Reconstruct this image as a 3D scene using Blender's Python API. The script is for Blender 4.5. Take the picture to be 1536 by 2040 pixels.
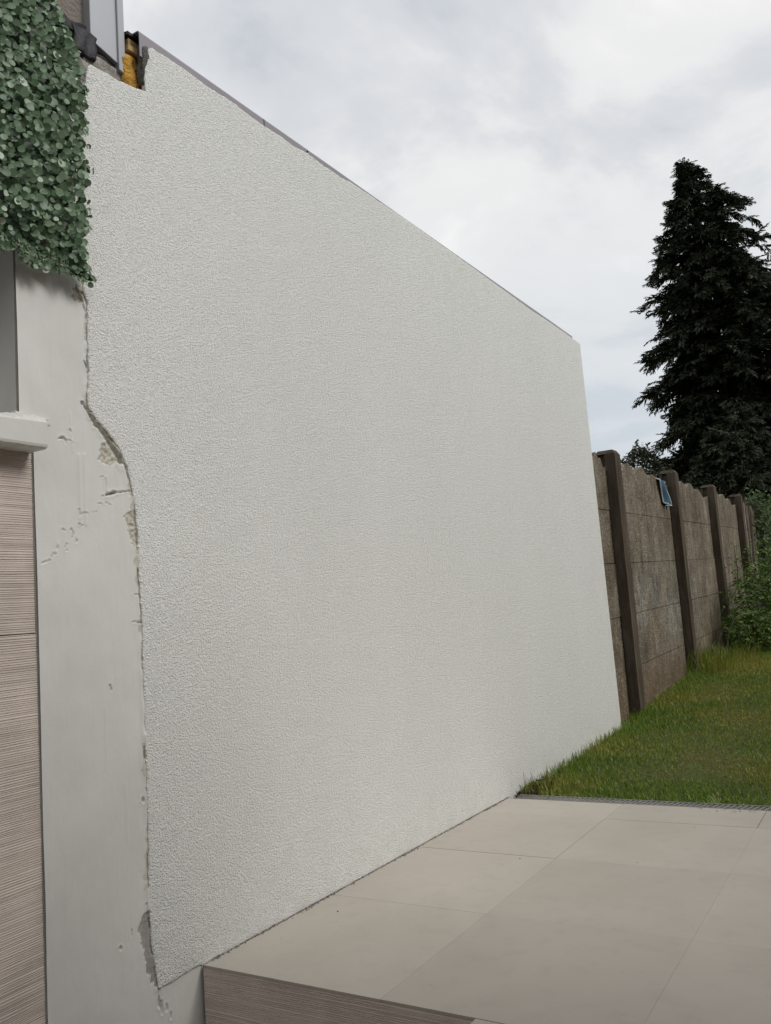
import bpy, bmesh, math, random
import numpy as np
from mathutils import Vector, Matrix, noise as mn

# ------------------------------------------------------------------ scene, camera, light
sc = bpy.context.scene
for o in list(bpy.data.objects):
    bpy.data.objects.remove(o)
COL = sc.collection
rng = np.random.default_rng(7)
random.seed(7)

sc.render.engine = 'CYCLES'
sc.view_settings.view_transform = 'Standard'
sc.view_settings.look = 'None'
sc.view_settings.gamma = 1.0
sc.view_settings.exposure = 0.2
sc.view_settings.use_curve_mapping = False

cam_d = bpy.data.cameras.new('camera')
cam = bpy.data.objects.new('camera', cam_d)
COL.objects.link(cam)
sc.camera = cam
cam_d.sensor_fit = 'VERTICAL'
cam_d.sensor_height = 24.0
cam_d.lens = 24.0 * 1685.75 / 2040.0
cam_d.clip_start = 0.05
cam_d.clip_end = 1500
CAM = Vector((1.75, 0.0, 0.95))
right = Vector((0.85407, 0.51531, -0.07089))
up = Vector((0.11828, -0.05968, 0.99119))
fwd = Vector((-0.50653, 0.85493, 0.11191))
cam.matrix_world = Matrix((( right.x, up.x, -fwd.x, CAM.x), (right.y, up.y, -fwd.y, CAM.y),
                           (right.z, up.z, -fwd.z, CAM.z), (0, 0, 0, 1)))

SUN_AZ = math.radians(78)      # from +Y towards +X
SUN_EL = math.radians(41)
world = bpy.data.worlds.new('World')
sc.world = world
world.use_nodes = True
wn = world.node_tree
wn.nodes.clear()
def N(tree, t, **kw):
    n = tree.nodes.new(t)
    for k, v in kw.items():
        setattr(n, k, v)
    return n
def lk(tree, a, b):
    tree.links.new(a, b)
out = N(wn, 'ShaderNodeOutputWorld')
bg = N(wn, 'ShaderNodeBackground')
bg.inputs['Strength'].default_value = 0.1
sky = N(wn, 'ShaderNodeTexSky')
sky.sky_type = 'NISHITA'
sky.sun_disc = False
sky.sun_elevation = SUN_EL
sky.sun_rotation = SUN_AZ
sky.air_density = 1.0
sky.dust_density = 3.0
tc = N(wn, 'ShaderNodeTexCoord')
sep = N(wn, 'ShaderNodeSeparateXYZ')
lk(wn, tc.outputs['Generated'], sep.inputs[0])
def M(tree, op, a, b=None, c=None, clamp=False):
    n = N(tree, 'ShaderNodeMath', operation=op)
    n.use_clamp = clamp
    for i, v in enumerate((a, b, c)):
        if v is None: continue
        if hasattr(v, 'is_output') or isinstance(v, bpy.types.NodeSocket): lk(tree, v, n.inputs[i])
        else: n.inputs[i].default_value = v
    return n.outputs[0]
zc = M(wn, 'MAXIMUM', sep.outputs['Z'], 0.0)
den = M(wn, 'ADD', zc, 0.22)
comb = N(wn, 'ShaderNodeCombineXYZ')
lk(wn, M(wn, 'DIVIDE', sep.outputs['X'], den), comb.inputs[0])
lk(wn, M(wn, 'DIVIDE', sep.outputs['Y'], den), comb.inputs[1])
def noise_tex(tree, vec, scale, detail=4, rough=.5, dist=0.0, dims='3D'):
    n = N(tree, 'ShaderNodeTexNoise')
    n.noise_dimensions = dims
    if vec is not None: lk(tree, vec, n.inputs['Vector'])
    n.inputs['Scale'].default_value = scale
    n.inputs['Detail'].default_value = detail
    n.inputs['Roughness'].default_value = rough
    n.inputs['Distortion'].default_value = dist
    return n.outputs['Fac']
def ramp(tree, fac, stops, interp='LINEAR'):
    n = N(tree, 'ShaderNodeValToRGB')
    n.color_ramp.interpolation = interp
    e = n.color_ramp.elements
    while len(e) < len(stops): e.new(0.5)
    for i, (p, c) in enumerate(stops):
        e[i].position = p
        e[i].color = tuple(c) + (1,) if len(c) == 3 else c
    lk(tree, fac, n.inputs[0])
    return n.outputs['Color']
def mixc(tree, fac, a, b, mode='MIX'):
    n = N(tree, 'ShaderNodeMix', data_type='RGBA', blend_type=mode)
    for s, v in ((n.inputs[0], fac), (n.inputs[6], a), (n.inputs[7], b)):
        if isinstance(v, bpy.types.NodeSocket): lk(tree, v, s)
        elif isinstance(v, (int, float)): s.default_value = v
        else: s.default_value = tuple(v) + (1,)
    return n.outputs[2]
c1 = noise_tex(wn, comb.outputs[0], 1.9, 7, .56, .35)
c2 = noise_tex(wn, comb.outputs[0], 0.8, 3, .5, .2)
cl = M(wn, 'ADD', M(wn, 'MULTIPLY', c1, .6), M(wn, 'MULTIPLY', c2, .4))
cloud = ramp(wn, cl, [(.33, (.50, .545, .60)), (.43, (.70, .72, .75)), (.52, (.83, .832, .835)), (.63, (1.0, .995, .98))], 'EASE')
vm = N(wn, 'ShaderNodeVectorMath', operation='SCALE')
hz = N(wn, 'ShaderNodeMapRange'); lk(wn, zc, hz.inputs[0]); hz.inputs[1].default_value = .46; hz.inputs[2].default_value = .06; hz.inputs[4].default_value = .85
cloud = mixc(wn, hz.outputs[0], cloud, (.56, .635, .70))
lk(wn, cloud, vm.inputs[0])
vm.inputs['Scale'].default_value = 8.9
cover = M(wn, 'MULTIPLY_ADD', cl, 1.2, .42, clamp=True)
mx = mixc(wn, cover, sky.outputs[0], vm.outputs[0])
lk(wn, mx, bg.inputs['Color'])
lk(wn, bg.outputs[0], out.inputs['Surface'])

sd = bpy.data.lights.new('sun', 'SUN')
sd.energy = 1.5
sd.angle = math.radians(22)
sd.color = (1.0, .98, .945)
sun = bpy.data.objects.new('sun', sd)
COL.objects.link(sun)
sdir = Vector((math.sin(SUN_AZ) * math.cos(SUN_EL), math.cos(SUN_AZ) * math.cos(SUN_EL), math.sin(SUN_EL)))
sun.rotation_euler = sdir.to_track_quat('Z', 'Y').to_euler()
sun.location = (6, 6, 12)

# ------------------------------------------------------------------ helpers
def obj(name, me, mat=None, parent=None, smooth=False):
    if isinstance(me, bmesh.types.BMesh):
        m = bpy.data.meshes.new(name)
        me.to_mesh(m)
        me.free()
        me = m
    o = bpy.data.objects.new(name, me)
    COL.objects.link(o)
    if mat is not None:
        if len(me.materials) == 0: me.materials.append(mat)
    if parent is not None: o.parent = parent
    if smooth:
        me.polygons.foreach_set('use_smooth', [True] * len(me.polygons))
    return o
def mesh_from(name, verts, faces):
    me = bpy.data.meshes.new(name)
    me.from_pydata([tuple(v) for v in verts], [], faces)
    me.update()
    return me
def np_mesh(name, V, F, smooth=False):
    """V (n,3) array, F (m,k) array with one k"""
    me = bpy.data.meshes.new(name)
    V = np.asarray(V, np.float32); F = np.asarray(F, np.int32)
    m, k = F.shape
    me.vertices.add(len(V)); me.vertices.foreach_set('co', V.ravel())
    me.loops.add(m * k); me.loops.foreach_set('vertex_index', F.ravel())
    me.polygons.add(m)
    me.polygons.foreach_set('loop_start', np.arange(0, m * k, k, dtype=np.int32))
    if smooth: me.polygons.foreach_set('use_smooth', np.ones(m, bool))
    me.update(calc_edges=True)
    me.validate()
    return me
def thing(name, label, cat, loc=(0, 0, 0), group=None):
    o = bpy.data.objects.new(name, None)
    COL.objects.link(o)
    o.location = loc
    o['label'] = label; o['category'] = cat
    if group: o['group'] = group
    return o
def tag(o, label, cat, group=None):
    o['label'] = label; o['category'] = cat
    if group: o['group'] = group
    return o
def box(bm, x0, x1, y0, y1, z0, z1):
    vs = [bm.verts.new(p) for p in ((x0, y0, z0), (x1, y0, z0), (x1, y1, z0), (x0, y1, z0),
                                    (x0, y0, z1), (x1, y0, z1), (x1, y1, z1), (x0, y1, z1))]
    for f in ((3, 2, 1, 0), (4, 5, 6, 7), (0, 1, 5, 4), (1, 2, 6, 5), (2, 3, 7, 6), (3, 0, 4, 7)):
        bm.faces.new([vs[i] for i in f])
    return vs
def bevel(bm, w, seg=1):
    bmesh.ops.bevel(bm, geom=bm.edges[:], offset=w, segments=seg, affect='EDGES', profile=.5)
def part_box(name, b, mat, parent, bev=0.0):
    bm = bmesh.new()
    box(bm, *b)
    if bev: bevel(bm, bev)
    return obj(name, bm, mat, parent)
def fbm(x, y, z=0.0, octv=4, lac=2.0, gain=.5):
    s = 0; a = 1; t = 0
    for i in range(octv):
        s += a * mn.noise((x, y, z + 17.3 * i)); t += a
        x *= lac; y *= lac; z *= lac; a *= gain
    return s / t

# ------------------------------------------------------------------ materials
def mat(name):
    m = bpy.data.materials.new(name)
    m.use_nodes = True
    t = m.node_tree
    b = t.nodes['Principled BSDF']
    b.inputs['Specular IOR Level'].default_value = .3
    return m, t, b
def pos(tree):
    return N(tree, 'ShaderNodeNewGeometry').outputs['Position']
def mapped(tree, vec, scale):
    n = N(tree, 'ShaderNodeMapping')
    lk(tree, vec, n.inputs[0])
    n.inputs['Scale'].default_value = scale
    return n.outputs[0]
def bump(tree, b, height, dist, strength=1.0, prev=None):
    n = N(tree, 'ShaderNodeBump')
    n.inputs['Strength'].default_value = strength
    n.inputs['Distance'].default_value = dist
    lk(tree, height, n.inputs['Height'])
    if prev is not None: lk(tree, prev, n.inputs['Normal'])
    lk(tree, n.outputs[0], b.inputs['Normal'])
    return n.outputs[0]

def simple(name, col, rough=.7, var=.15, scale=8, metal=0.0, bmp=0.0, bscale=60, spec=.3):
    m, t, b = mat(name)
    p = pos(t)
    f = noise_tex(t, p, scale, 5, .6)
    lo = [c * (1 - var) for c in col]; hi = [min(1, c * (1 + var)) for c in col]
    lk(t, ramp(t, f, [(.3, lo), (.7, hi)]), b.inputs['Base Color'])
    b.inputs['Roughness'].default_value = rough
    b.inputs['Metallic'].default_value = metal
    b.inputs['Specular IOR Level'].default_value = spec
    if bmp: bump(t, b, noise_tex(t, p, bscale, 4, .6), bmp)
    return m

# rough white stucco
M_STUCCO, t, b = mat('stucco')
p = pos(t)
g1 = noise_tex(t, p, 290, 5, .74, .0)
g2 = noise_tex(t, p, 130, 4, .7, .0)
big = noise_tex(t, p, 1.3, 3, .5)
vor = N(t, 'ShaderNodeTexVoronoi'); vor.inputs['Scale'].default_value = 330; lk(t, p, vor.inputs['Vector'])
vor.inputs['Scale'].default_value = 335
vo2 = N(t, 'ShaderNodeTexVoronoi'); vo2.inputs['Scale'].default_value = 185; lk(t, p, vo2.inputs['Vector'])
def cellr(v, ch):
    q = N(t, 'ShaderNodeSeparateColor'); lk(t, v.outputs['Color'], q.inputs[0]); return q.outputs[ch]
def grains(v):
    return M(t, 'MULTIPLY', M(t, 'SUBTRACT', 1.0, M(t, 'MULTIPLY', v.outputs['Distance'], 1.1)), M(t, 'MULTIPLY_ADD', cellr(v, 0), .75, .25))
hgt = M(t, 'ADD', M(t, 'ADD', M(t, 'MULTIPLY', grains(vor), .8), M(t, 'MULTIPLY', grains(vo2), .7)), M(t, 'MULTIPLY', g2, .5))
streaks = noise_tex(t, mapped(t, p, (1, 2.2, .7)), 1.0, 5, .6)
bc = ramp(t, streaks, [(.3, (.775, .778, .745)), (.7, (.805, .808, .776))])
sp_ = N(t, 'ShaderNodeSeparateXYZ'); lk(t, p, sp_.inputs[0])
splash = N(t, 'ShaderNodeMapRange'); lk(t, sp_.outputs[2], splash.inputs[0]); splash.inputs[1].default_value = .22; splash.inputs[2].default_value = .0; splash.clamp = True
dirt = M(t, 'MULTIPLY', M(t, 'MULTIPLY', splash.outputs[0], ramp(t, noise_tex(t, p, 9, 5, .7), [(.42, (0, 0, 0)), (.7, (1, 1, 1))])), .22)
bc = mixc(t, dirt, bc, (.44, .42, .36))
grain = ramp(t, cellr(vor, 1), [(.0, (.90, .90, .895)), (.35, (.98, .98, .98)), (1.0, (1, 1, 1))])
bc = mixc(t, 1.0, bc, grain, 'MULTIPLY')
lk(t, bc, b.inputs['Base Color'])
b.inputs['Roughness'].default_value = .85
b.inputs['Specular IOR Level'].default_value = .15
b1 = bump(t, b, big, .006, .3)
bump(t, b, hgt, .0036, 1.0, b1)

# smooth painted plaster with bare patches (attribute 'patch': 0 paint, 1 bare mortar, .5 grey filler)
M_PLASTER, t, b = mat('painted_plaster')
p = pos(t)
at = N(t, 'ShaderNodeAttribute'); at.attribute_name = 'patch'
at2 = N(t, 'ShaderNodeAttribute'); at2.attribute_name = 'filler'
n1 = noise_tex(t, p, 4, 5, .6)
n2 = noise_tex(t, mapped(t, p, (40, 40, 3)), 1.0, 3, .6)
base = ramp(t, n1, [(.3, (.595, .592, .56)), (.7, (.685, .682, .65))])
base = mixc(t, M(t, 'MULTIPLY', ramp(t, n2, [(.55, (0, 0, 0)), (.8, (1, 1, 1))]), .12), base, (.42, .41, .38))
bare = ramp(t, noise_tex(t, p, 90, 3, .6), [(.3, (.38, .355, .29)), (.65, (.60, .57, .49))])
base = mixc(t, at.outputs['Fac'], base, bare)
base = mixc(t, at2.outputs['Fac'], base, (.36, .345, .325))
lk(t, base, b.inputs['Base Color'])
b.inputs['Roughness'].default_value = .62
bump(t, b, noise_tex(t, mapped(t, p, (1, 25, 9)), 1.0, 5, .6), .002, .3)

M_TILE_RIB = simple('ribbed_stone_tile', (.56, .49, .435), .75, .12, 6)
# porcelain patio tiles
M_TILE, t, b = mat('porcelain_tile')
p = pos(t)
oi = N(t, 'ShaderNodeObjectInfo')
n1 = noise_tex(t, p, 2.2, 6, .6, .6)
n2 = noise_tex(t, p, 14, 4, .6)
n3 = noise_tex(t, p, 55, 2, .5)
base = ramp(t, n1, [(.25, (.405, .366, .315)), (.75, (.475, .436, .382))])
base = mixc(t, M(t, 'MULTIPLY', ramp(t, n2, [(.52, (0, 0, 0)), (.75, (1, 1, 1))]), .25), base, (.30, .27, .235))
base = mixc(t, M(t, 'MULTIPLY', ramp(t, n3, [(.70, (0, 0, 0)), (.78, (1, 1, 1))]), .35), base, (.22, .2, .18))
rv = M(t, 'MULTIPLY_ADD', oi.outputs['Random'], .13, .93)
cb = N(t, 'ShaderNodeVectorMath', operation='SCALE'); lk(t, base, cb.inputs[0]); lk(t, rv, cb.inputs['Scale'])
lk(t, cb.outputs[0], b.inputs['Base Color'])
lk(t, M(t, 'MULTIPLY_ADD', n1, .25, .42), b.inputs['Roughness'])
bump(t, b, n2, .0015, .3)

M_GROUT = simple('grout', (.20, .18, .155), .9, .8, 2.2)
M_CONC_DARK = simple('patio_concrete', (.25, .24, .22), .9, .2, 10, bmp=.003)

# old concrete fence plates with exposed gravel, lichen, chalk
M_FENCE, t, b = mat('weathered_concrete')
p = pos(t)
n1 = noise_tex(t, p, 2.5, 6, .65)
vor = N(t, 'ShaderNodeTexVoronoi'); vor.inputs['Scale'].default_value = 95; lk(t, p, vor.inputs['Vector'])
streak = noise_tex(t, mapped(t, p, (9, 9, .9)), 1.6, 5, .65)
base = ramp(t, n1, [(.28, (.098, .084, .066)), (.5, (.152, .135, .110)), (.75, (.225, .207, .175))])
base = mixc(t, .75, base, ramp(t, streak, [(.3, (.30, .27, .24)), (.6, (.66, .63, .60))]), 'MULTIPLY')
cc = N(t, 'ShaderNodeVectorMath', operation='SCALE'); lk(t, base, cc.inputs[0]); cc.inputs['Scale'].default_value = 1.75
sep3 = N(t, 'ShaderNodeSeparateColor'); lk(t, vor.outputs['Color'], sep3.inputs[0])
peb = ramp(t, sep3.outputs[0], [(.0, (.75, .75, .75)), (.82, (1.0, 1.0, 1.0)), (.9, (1.7, 1.65, 1.5)), (1.0, (2.2, 2.1, 1.9))])
base = mixc(t, .9, cc.outputs[0], peb, 'MULTIPLY')
moss = ramp(t, noise_tex(t, p, 5.5, 6, .7, .5), [(.38, (.78, .78, .74)), (.64, (1.18, 1.17, 1.15))])
base = mixc(t, 1.0, base, moss, 'MULTIPLY')
# chalk scribbles
spz = N(t, 'ShaderNodeSeparateXYZ'); lk(t, p, spz.inputs[0])
ch1 = noise_tex(t, mapped(t, p, (14, 14, 2.2)), 2.0, 2, .5, 1.2)
ch2 = noise_tex(t, p, 1.2, 2, .5)
line = M(t, 'SUBTRACT', 1.0, M(t, 'MULTIPLY', M(t, 'ABSOLUTE', M(t, 'SUBTRACT', ch1, .5)), 22.0), clamp=True)
zone = M(t, 'MULTIPLY', M(t, 'GREATER_THAN', spz.outputs[1], 6.55), M(t, 'LESS_THAN', spz.outputs[1], 9.3))
zm = N(t, 'ShaderNodeMapRange'); lk(t, spz.outputs[2], zm.inputs[0]); zm.inputs[1].default_value = 1.45; zm.inputs[2].default_value = 1.05; zm.clamp = True
zm2 = N(t, 'ShaderNodeMapRange'); lk(t, spz.outputs[2], zm2.inputs[0]); zm2.inputs[1].default_value = .25; zm2.inputs[2].default_value = .6; zm2.clamp = True
patchy = ramp(t, ch2, [(.42, (0, 0, 0)), (.58, (1, 1, 1))])
ck = M(t, 'MULTIPLY', M(t, 'MULTIPLY', line, zone), M(t, 'MULTIPLY', zm.outputs[0], zm2.outputs[0]))
ck = M(t, 'MULTIPLY', M(t, 'MULTIPLY', ck, patchy), .85)
base = mixc(t, ck, base, (.36, .40, .39))
# damp reddish foot
zd = N(t, 'ShaderNodeMapRange'); lk(t, spz.outputs[2], zd.inputs[0]); zd.inputs[1].default_value = .55; zd.inputs[2].default_value = .1; zd.clamp = True
base = mixc(t, M(t, 'MULTIPLY', M(t, 'MULTIPLY', zd.outputs[0], n1), .9), base, (.135, .085, .045))
lk(t, base, b.inputs['Base Color'])
b.inputs['Roughness'].default_value = .95
b.inputs['Specular IOR Level'].default_value = .1
bb = bump(t, b, n1, .01, .5)
bump(t, b, vor.outputs['Distance'], .006, .9, bb)

M_POST, t, b = mat('grimy_concrete_post')
p = pos(t)
n1 = noise_tex(t, mapped(t, p, (6, 6, 1.0)), 2.0, 6, .65)
base = ramp(t, n1, [(.3, (.05, .038, .027)), (.55, (.095, .077, .058)), (.8, (.18, .155, .125))])
lk(t, base, b.inputs['Base Color'])
b.inputs['Roughness'].default_value = .95
b.inputs['Specular IOR Level'].default_value = .1
bump(t, b, noise_tex(t, p, 70, 4, .7), .006, .8)

M_COPING = simple('mauve_grey_metal', (.245, .225, .245), .45, .05, 3, spec=.5)
M_ALU = simple('brushed_aluminium', (.36, .375, .395), .38, .05, 2, metal=.35, spec=.5)
M_ALU2 = simple('aluminium_trim', (.33, .335, .35), .4, .05, 2, metal=.35, spec=.5)
M_BROWN = simple('brown_grey_render', (.22, .195, .17), .95, .25, 7, bmp=.01, bscale=90)
M_BLACK = simple('black_membrane', (.018, .018, .022), .55, .3, 20, bmp=.004)
M_MORTAR = simple('broken_mortar', (.33, .31, .275), .95, .35, 45, bmp=.01, bscale=120)
M_DARKMORT = simple('dark_mortar', (.12, .115, .11), .95, .35, 45, bmp=.01, bscale=120)
M_FOAM = simple('yellow_insulation_foam', (.50, .27, .045), .8, .45, 28, bmp=.02, bscale=60)
M_WOOD = simple('sawn_wood', (.42, .29, .13), .8, .2, 25)
M_GLASS, t, b = mat('window_glass')
b.inputs['Base Color'].default_value = (.02, .025, .03, 1); b.inputs['Roughness'].default_value = .04
b.inputs['Specular IOR Level'].default_value = .6
n = noise_tex(t, pos(t), 1.5, 2); bump(t, b, n, .001, .1)
M_PVC = simple('white_window_frame', (.72, .72, .71), .35, .04, 4)
M_STEEL = simple('grey_drain_grate', (.19, .183, .17), .6, .2, 30, spec=.4)
M_HOLE = simple('drain_channel', (.012, .011, .010), .9, .3, 20)
M_SOIL = simple('dark_soil', (.045, .033, .022), .95, .5, 40, bmp=.02)
M_CRUMB = simple('mortar_crumbs', (.22, .20, .17), .95, .5, 60)
M_CLOTH = simple('blue_cloth', (.045, .105, .155), .9, .25, 60, bmp=.002, bscale=300)
M_PIPING = simple('white_piping', (.50, .53, .53), .8, .1, 60)
M_DRYLEAF = simple('dry_leaf', (.16, .075, .04), .8, .4, 60)

def leafmat(name, stops, rough=.5, spec=.35, trans=0.0, posvar=None):
    m, t, b = mat(name)
    ge = N(t, 'ShaderNodeNewGeometry')
    oi = N(t, 'ShaderNodeObjectInfo')
    r = M(t, 'FRACT', M(t, 'ADD', ge.outputs['Random Per Island'], M(t, 'MULTIPLY', oi.outputs['Random'], 3.7)))
    c = ramp(t, r, stops)
    if posvar:
        f = noise_tex(t, ge.outputs['Position'], posvar[0], 4, .6)
        c2 = ramp(t, r, posvar[1])
        c = mixc(t, ramp(t, f, [(posvar[2], (0, 0, 0)), (posvar[3], (1, 1, 1))]), c, c2)
    lk(t, c, b.inputs['Base Color'])
    b.inputs['Roughness'].default_value = rough
    b.inputs['Specular IOR Level'].default_value = spec
    if trans:
        tr = N(t, 'ShaderNodeBsdfTranslucent')
        lk(t, c, tr.inputs[0])
        ms = N(t, 'ShaderNodeMixShader'); ms.inputs[0].default_value = trans
        lk(t, b.outputs[0], ms.inputs[1]); lk(t, tr.outputs[0], ms.inputs[2])
        lk(t, ms.outputs[0], t.nodes['Material Output'].inputs[0])
    return m
M_IVY = leafmat('round_plastic_leaf', [(0, (.052, .100, .048)), (.4, (.098, .168, .086)), (.75, (.142, .222, .124)), (.92, (.21, .29, .19)), (1, (.44, .51, .40))], .46, .4)
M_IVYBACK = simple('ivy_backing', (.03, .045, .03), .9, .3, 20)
M_GRASS = leafmat('grass_blade', [(0, (.085, .155, .016)), (.5, (.145, .24, .028)), (.85, (.22, .295, .05)), (1, (.38, .36, .15))], .55, .25, .3,
                  (.9, [(0, (.19, .20, .026)), (.5, (.29, .275, .042)), (.85, (.36, .32, .07)), (1, (.48, .41, .19))], .46, .66))
M_CONIFER = leafmat('conifer_foliage', [(0, (.022, .030, .017)), (.6, (.036, .046, .026)), (.9, (.055, .06, .034)), (1, (.075, .062, .04))], .75, .15)
M_SHRUB = leafmat('shrub_leaf', [(0, (.045, .085, .022)), (.5, (.085, .155, .036)), (.85, (.15, .235, .046)), (1, (.23, .32, .08))], .6, .2, .25)
M_IVY2 = leafmat('ivy_leaf', [(0, (.024, .045, .015)), (.6, (.046, .080, .024)), (.92, (.075, .115, .036)), (1, (.19, .21, .05))], .65, .15, .15)
M_BARK = simple('bark', (.06, .045, .035), .95, .3, 12, bmp=.02)
M_STEM = simple('green_stem', (.09, .10, .045), .8, .3, 30)
M_GROUND, t, b = mat('lawn_soil')
p = pos(t)
f = noise_tex(t, p, 1.1, 4, .6)
f2 = noise_tex(t, p, 30, 4, .6)
gc = ramp(t, f, [(.46, (.055, .085, .018)), (.66, (.13, .112, .028))])
lk(t, mixc(t, .5, gc, ramp(t, f2, [(.3, (.02, .022, .01)), (.7, (.09, .085, .035))])), b.inputs['Base Color'])
b.inputs['Roughness'].default_value = .95
bump(t, b, f2, .03, .8)

# ------------------------------------------------------------------ ground
LY = np.array([-200, 3.93, 3.94, 6.0, 8.5, 12, 16, 30, 60, 400])
LZ = np.array([-.66, -.66, -.045, .005, .135, .27, .38, .55, .6, .6])
def lawn_z(x, y):
    return np.interp(y, LY, LZ)
xs = np.array([-300, -60, -20, -8, -3, -.3, 0, .5, 1, 1.5, 2, 3, 5, 8, 15, 40, 100, 300.])
ys = np.array([-300, -60, -15, -4, 0, 2, 3.93, 3.94, 4.3, 4.8, 5.4, 6, 6.6, 7.2, 7.8, 8.5, 9.3, 10, 11, 12, 13, 14.5, 16, 20, 25, 30, 45, 60, 120, 300, 600])
V = [(x, y, float(lawn_z(x, y))) for y in ys for x in xs]
nx = len(xs)
F = [(j * nx + i, j * nx + i + 1, (j + 1) * nx + i + 1, (j + 1) * nx + i) for j in range(len(ys) - 1) for i in range(nx - 1)]
g = obj('ground', mesh_from('ground', V, F), M_GROUND)
g['kind'] = 'structure'

# sunken lower floor beside the window wall
bm = bmesh.new(); box(bm, -.02, .83, -3.0, 1.79, -.655, -.60)
o = obj('lower_floor', bm, M_CONC_DARK); o['kind'] = 'structure'

# ------------------------------------------------------------------ patio with its tiles
def pz(x, y):
    return .015 - .0128 * (y - 1.79) + .0069 * x
def slab(bm, x0, x1, y0, y1, top, thick):
    vs = []
    for dz in (-thick, 0):
        for (x, y) in ((x0, y0), (x1, y0), (x1, y1), (x0, y1)):
            vs.append(bm.verts.new((x, y, (pz(x, y) + top) if dz == 0 else (pz(x, y) + top + dz))))
    for f in ((3, 2, 1, 0), (4, 5, 6, 7), (0, 1, 5, 4), (1, 2, 6, 5), (2, 3, 7, 6), (3, 0, 4, 7)):
        bm.faces.new([vs[i] for i in f])
patio = None
bm = bmesh.new()
slab(bm, -.004, 7.0, 1.806, 3.915, -.006, .64)
slab(bm, .832, 7.0, -4.0, 1.806, -.006, .64)
patio = obj('patio', bm, M_GROUT)
patio['kind'] = 'structure'
XJ = [.0025, .572] + [.572 + .6 * k for k in range(1, 11)]
YJ = [1.7985, 2.415, 3.02, 3.627, 3.915]
def tile(x0, x1, y0, y1, gap=.0012, l=None, r=None, n=None, f=None):
    l = gap if l is None else l; r = gap if r is None else r; n = gap if n is None else n; f = gap if f is None else f
    bm = bmesh.new()
    slab(bm, x0 + l, x1 - r, y0 + n, y1 - f, random.uniform(-.0006, .0006) * (f > .0006 and n > .0006), .02)
    top = [e for e in bm.edges if all(v.co.z > pz(v.co.x, v.co.y) - .01 for v in e.verts)]
    bmesh.ops.bevel(bm, geom=top, offset=.0006 if min(l, r, n, f) > .0006 else .00015, segments=1, affect='EDGES')
    return obj('tile', bm, M_TILE, patio)
for i in range(len(XJ) - 1):
    for j in range(len(YJ) - 1):
        TG = .0002   # joints filled flush with pale grout
        kw = {}
        if i >= 1:
            if j < 3: kw['r'] = TG
            if i >= 2 and j < 3: kw['l'] = TG
            if j == 0: kw['f'] = TG
            if j == 1: kw['n'] = TG
        if i == 0 and j == 0: kw['r'] = .0005
        if i == 1 and j == 0: kw['l'] = .0005
        tile(XJ[i], XJ[i + 1], YJ[j], YJ[j + 1], **kw)
XK = [.8235 + .6 * k for k in range(0, 10)]
YK = [1.7985 - .6 * k for k in range(0, 9)]
for i in range(len(XK) - 1):
    for j in range(len(YK) - 1):
        tile(XK[i], XK[i + 1], YK[j + 1], YK[j])

# ribbed stone cladding: a sheet of irregular horizontal ribs; local u along, w up, relief towards +n
def ribbed(name, u0, u1, w0, w1, place, seed, parent, pitch=.0050, du=.03, label=None):
    r = random.Random(seed)
    ws = []; w = w0
    while w < w1:
        ws.append(w); w += pitch * r.uniform(.75, 1.3)
    ws.append(w1)
    us = np.arange(u0, u1 + 1e-6, (u1 - u0) / max(2, int((u1 - u0) / du)))
    V = []; rows = 0
    for k in range(len(ws) - 1):
        a, c = ws[k], ws[k + 1]
        deep = r.uniform(.0009, .0016); hi = r.uniform(-.0005, .0006)
        for (f, h) in ((0, -deep), (.28, hi), (.72, hi * .6)):
            for q, u in enumerate(us):
                jz = mn.noise((u * 6 + seed, k * .37, f)) * pitch * .34
                jh = mn.noise((u * 9, k * 1.7 + seed, 5 + f)) * .0006
                V.append(place(u, a + (c - a) * f + jz, h + jh))
            rows += 1
    nu = len(us)
    F = [(k * nu + i, k * nu + i + 1, (k + 1) * nu + i + 1, (k + 1) * nu + i) for k in range(rows - 1) for i in range(nu - 1)]
    o = obj(name, mesh_from(name, V, F), M_TILE_RIB, parent)
    return o
# riser: facing -Y, from the wall to x=.822
ribbed('riser_tile', .004, .8215, -.60, .0085, lambda u, w, h: (u, 1.7965 - h, w + .0065 * u), 3, patio)
# side of the raised platform, facing the house wall (-X)
for k in range(6):
    ribbed('riser_tile', 1.797 - .6 * (k + 1) + .001, 1.797 - .6 * k - .001, -.60, .011, lambda u, w, h: (.8215 - h, u, w + .004), 20 + k, patio, du=.06)

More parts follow.
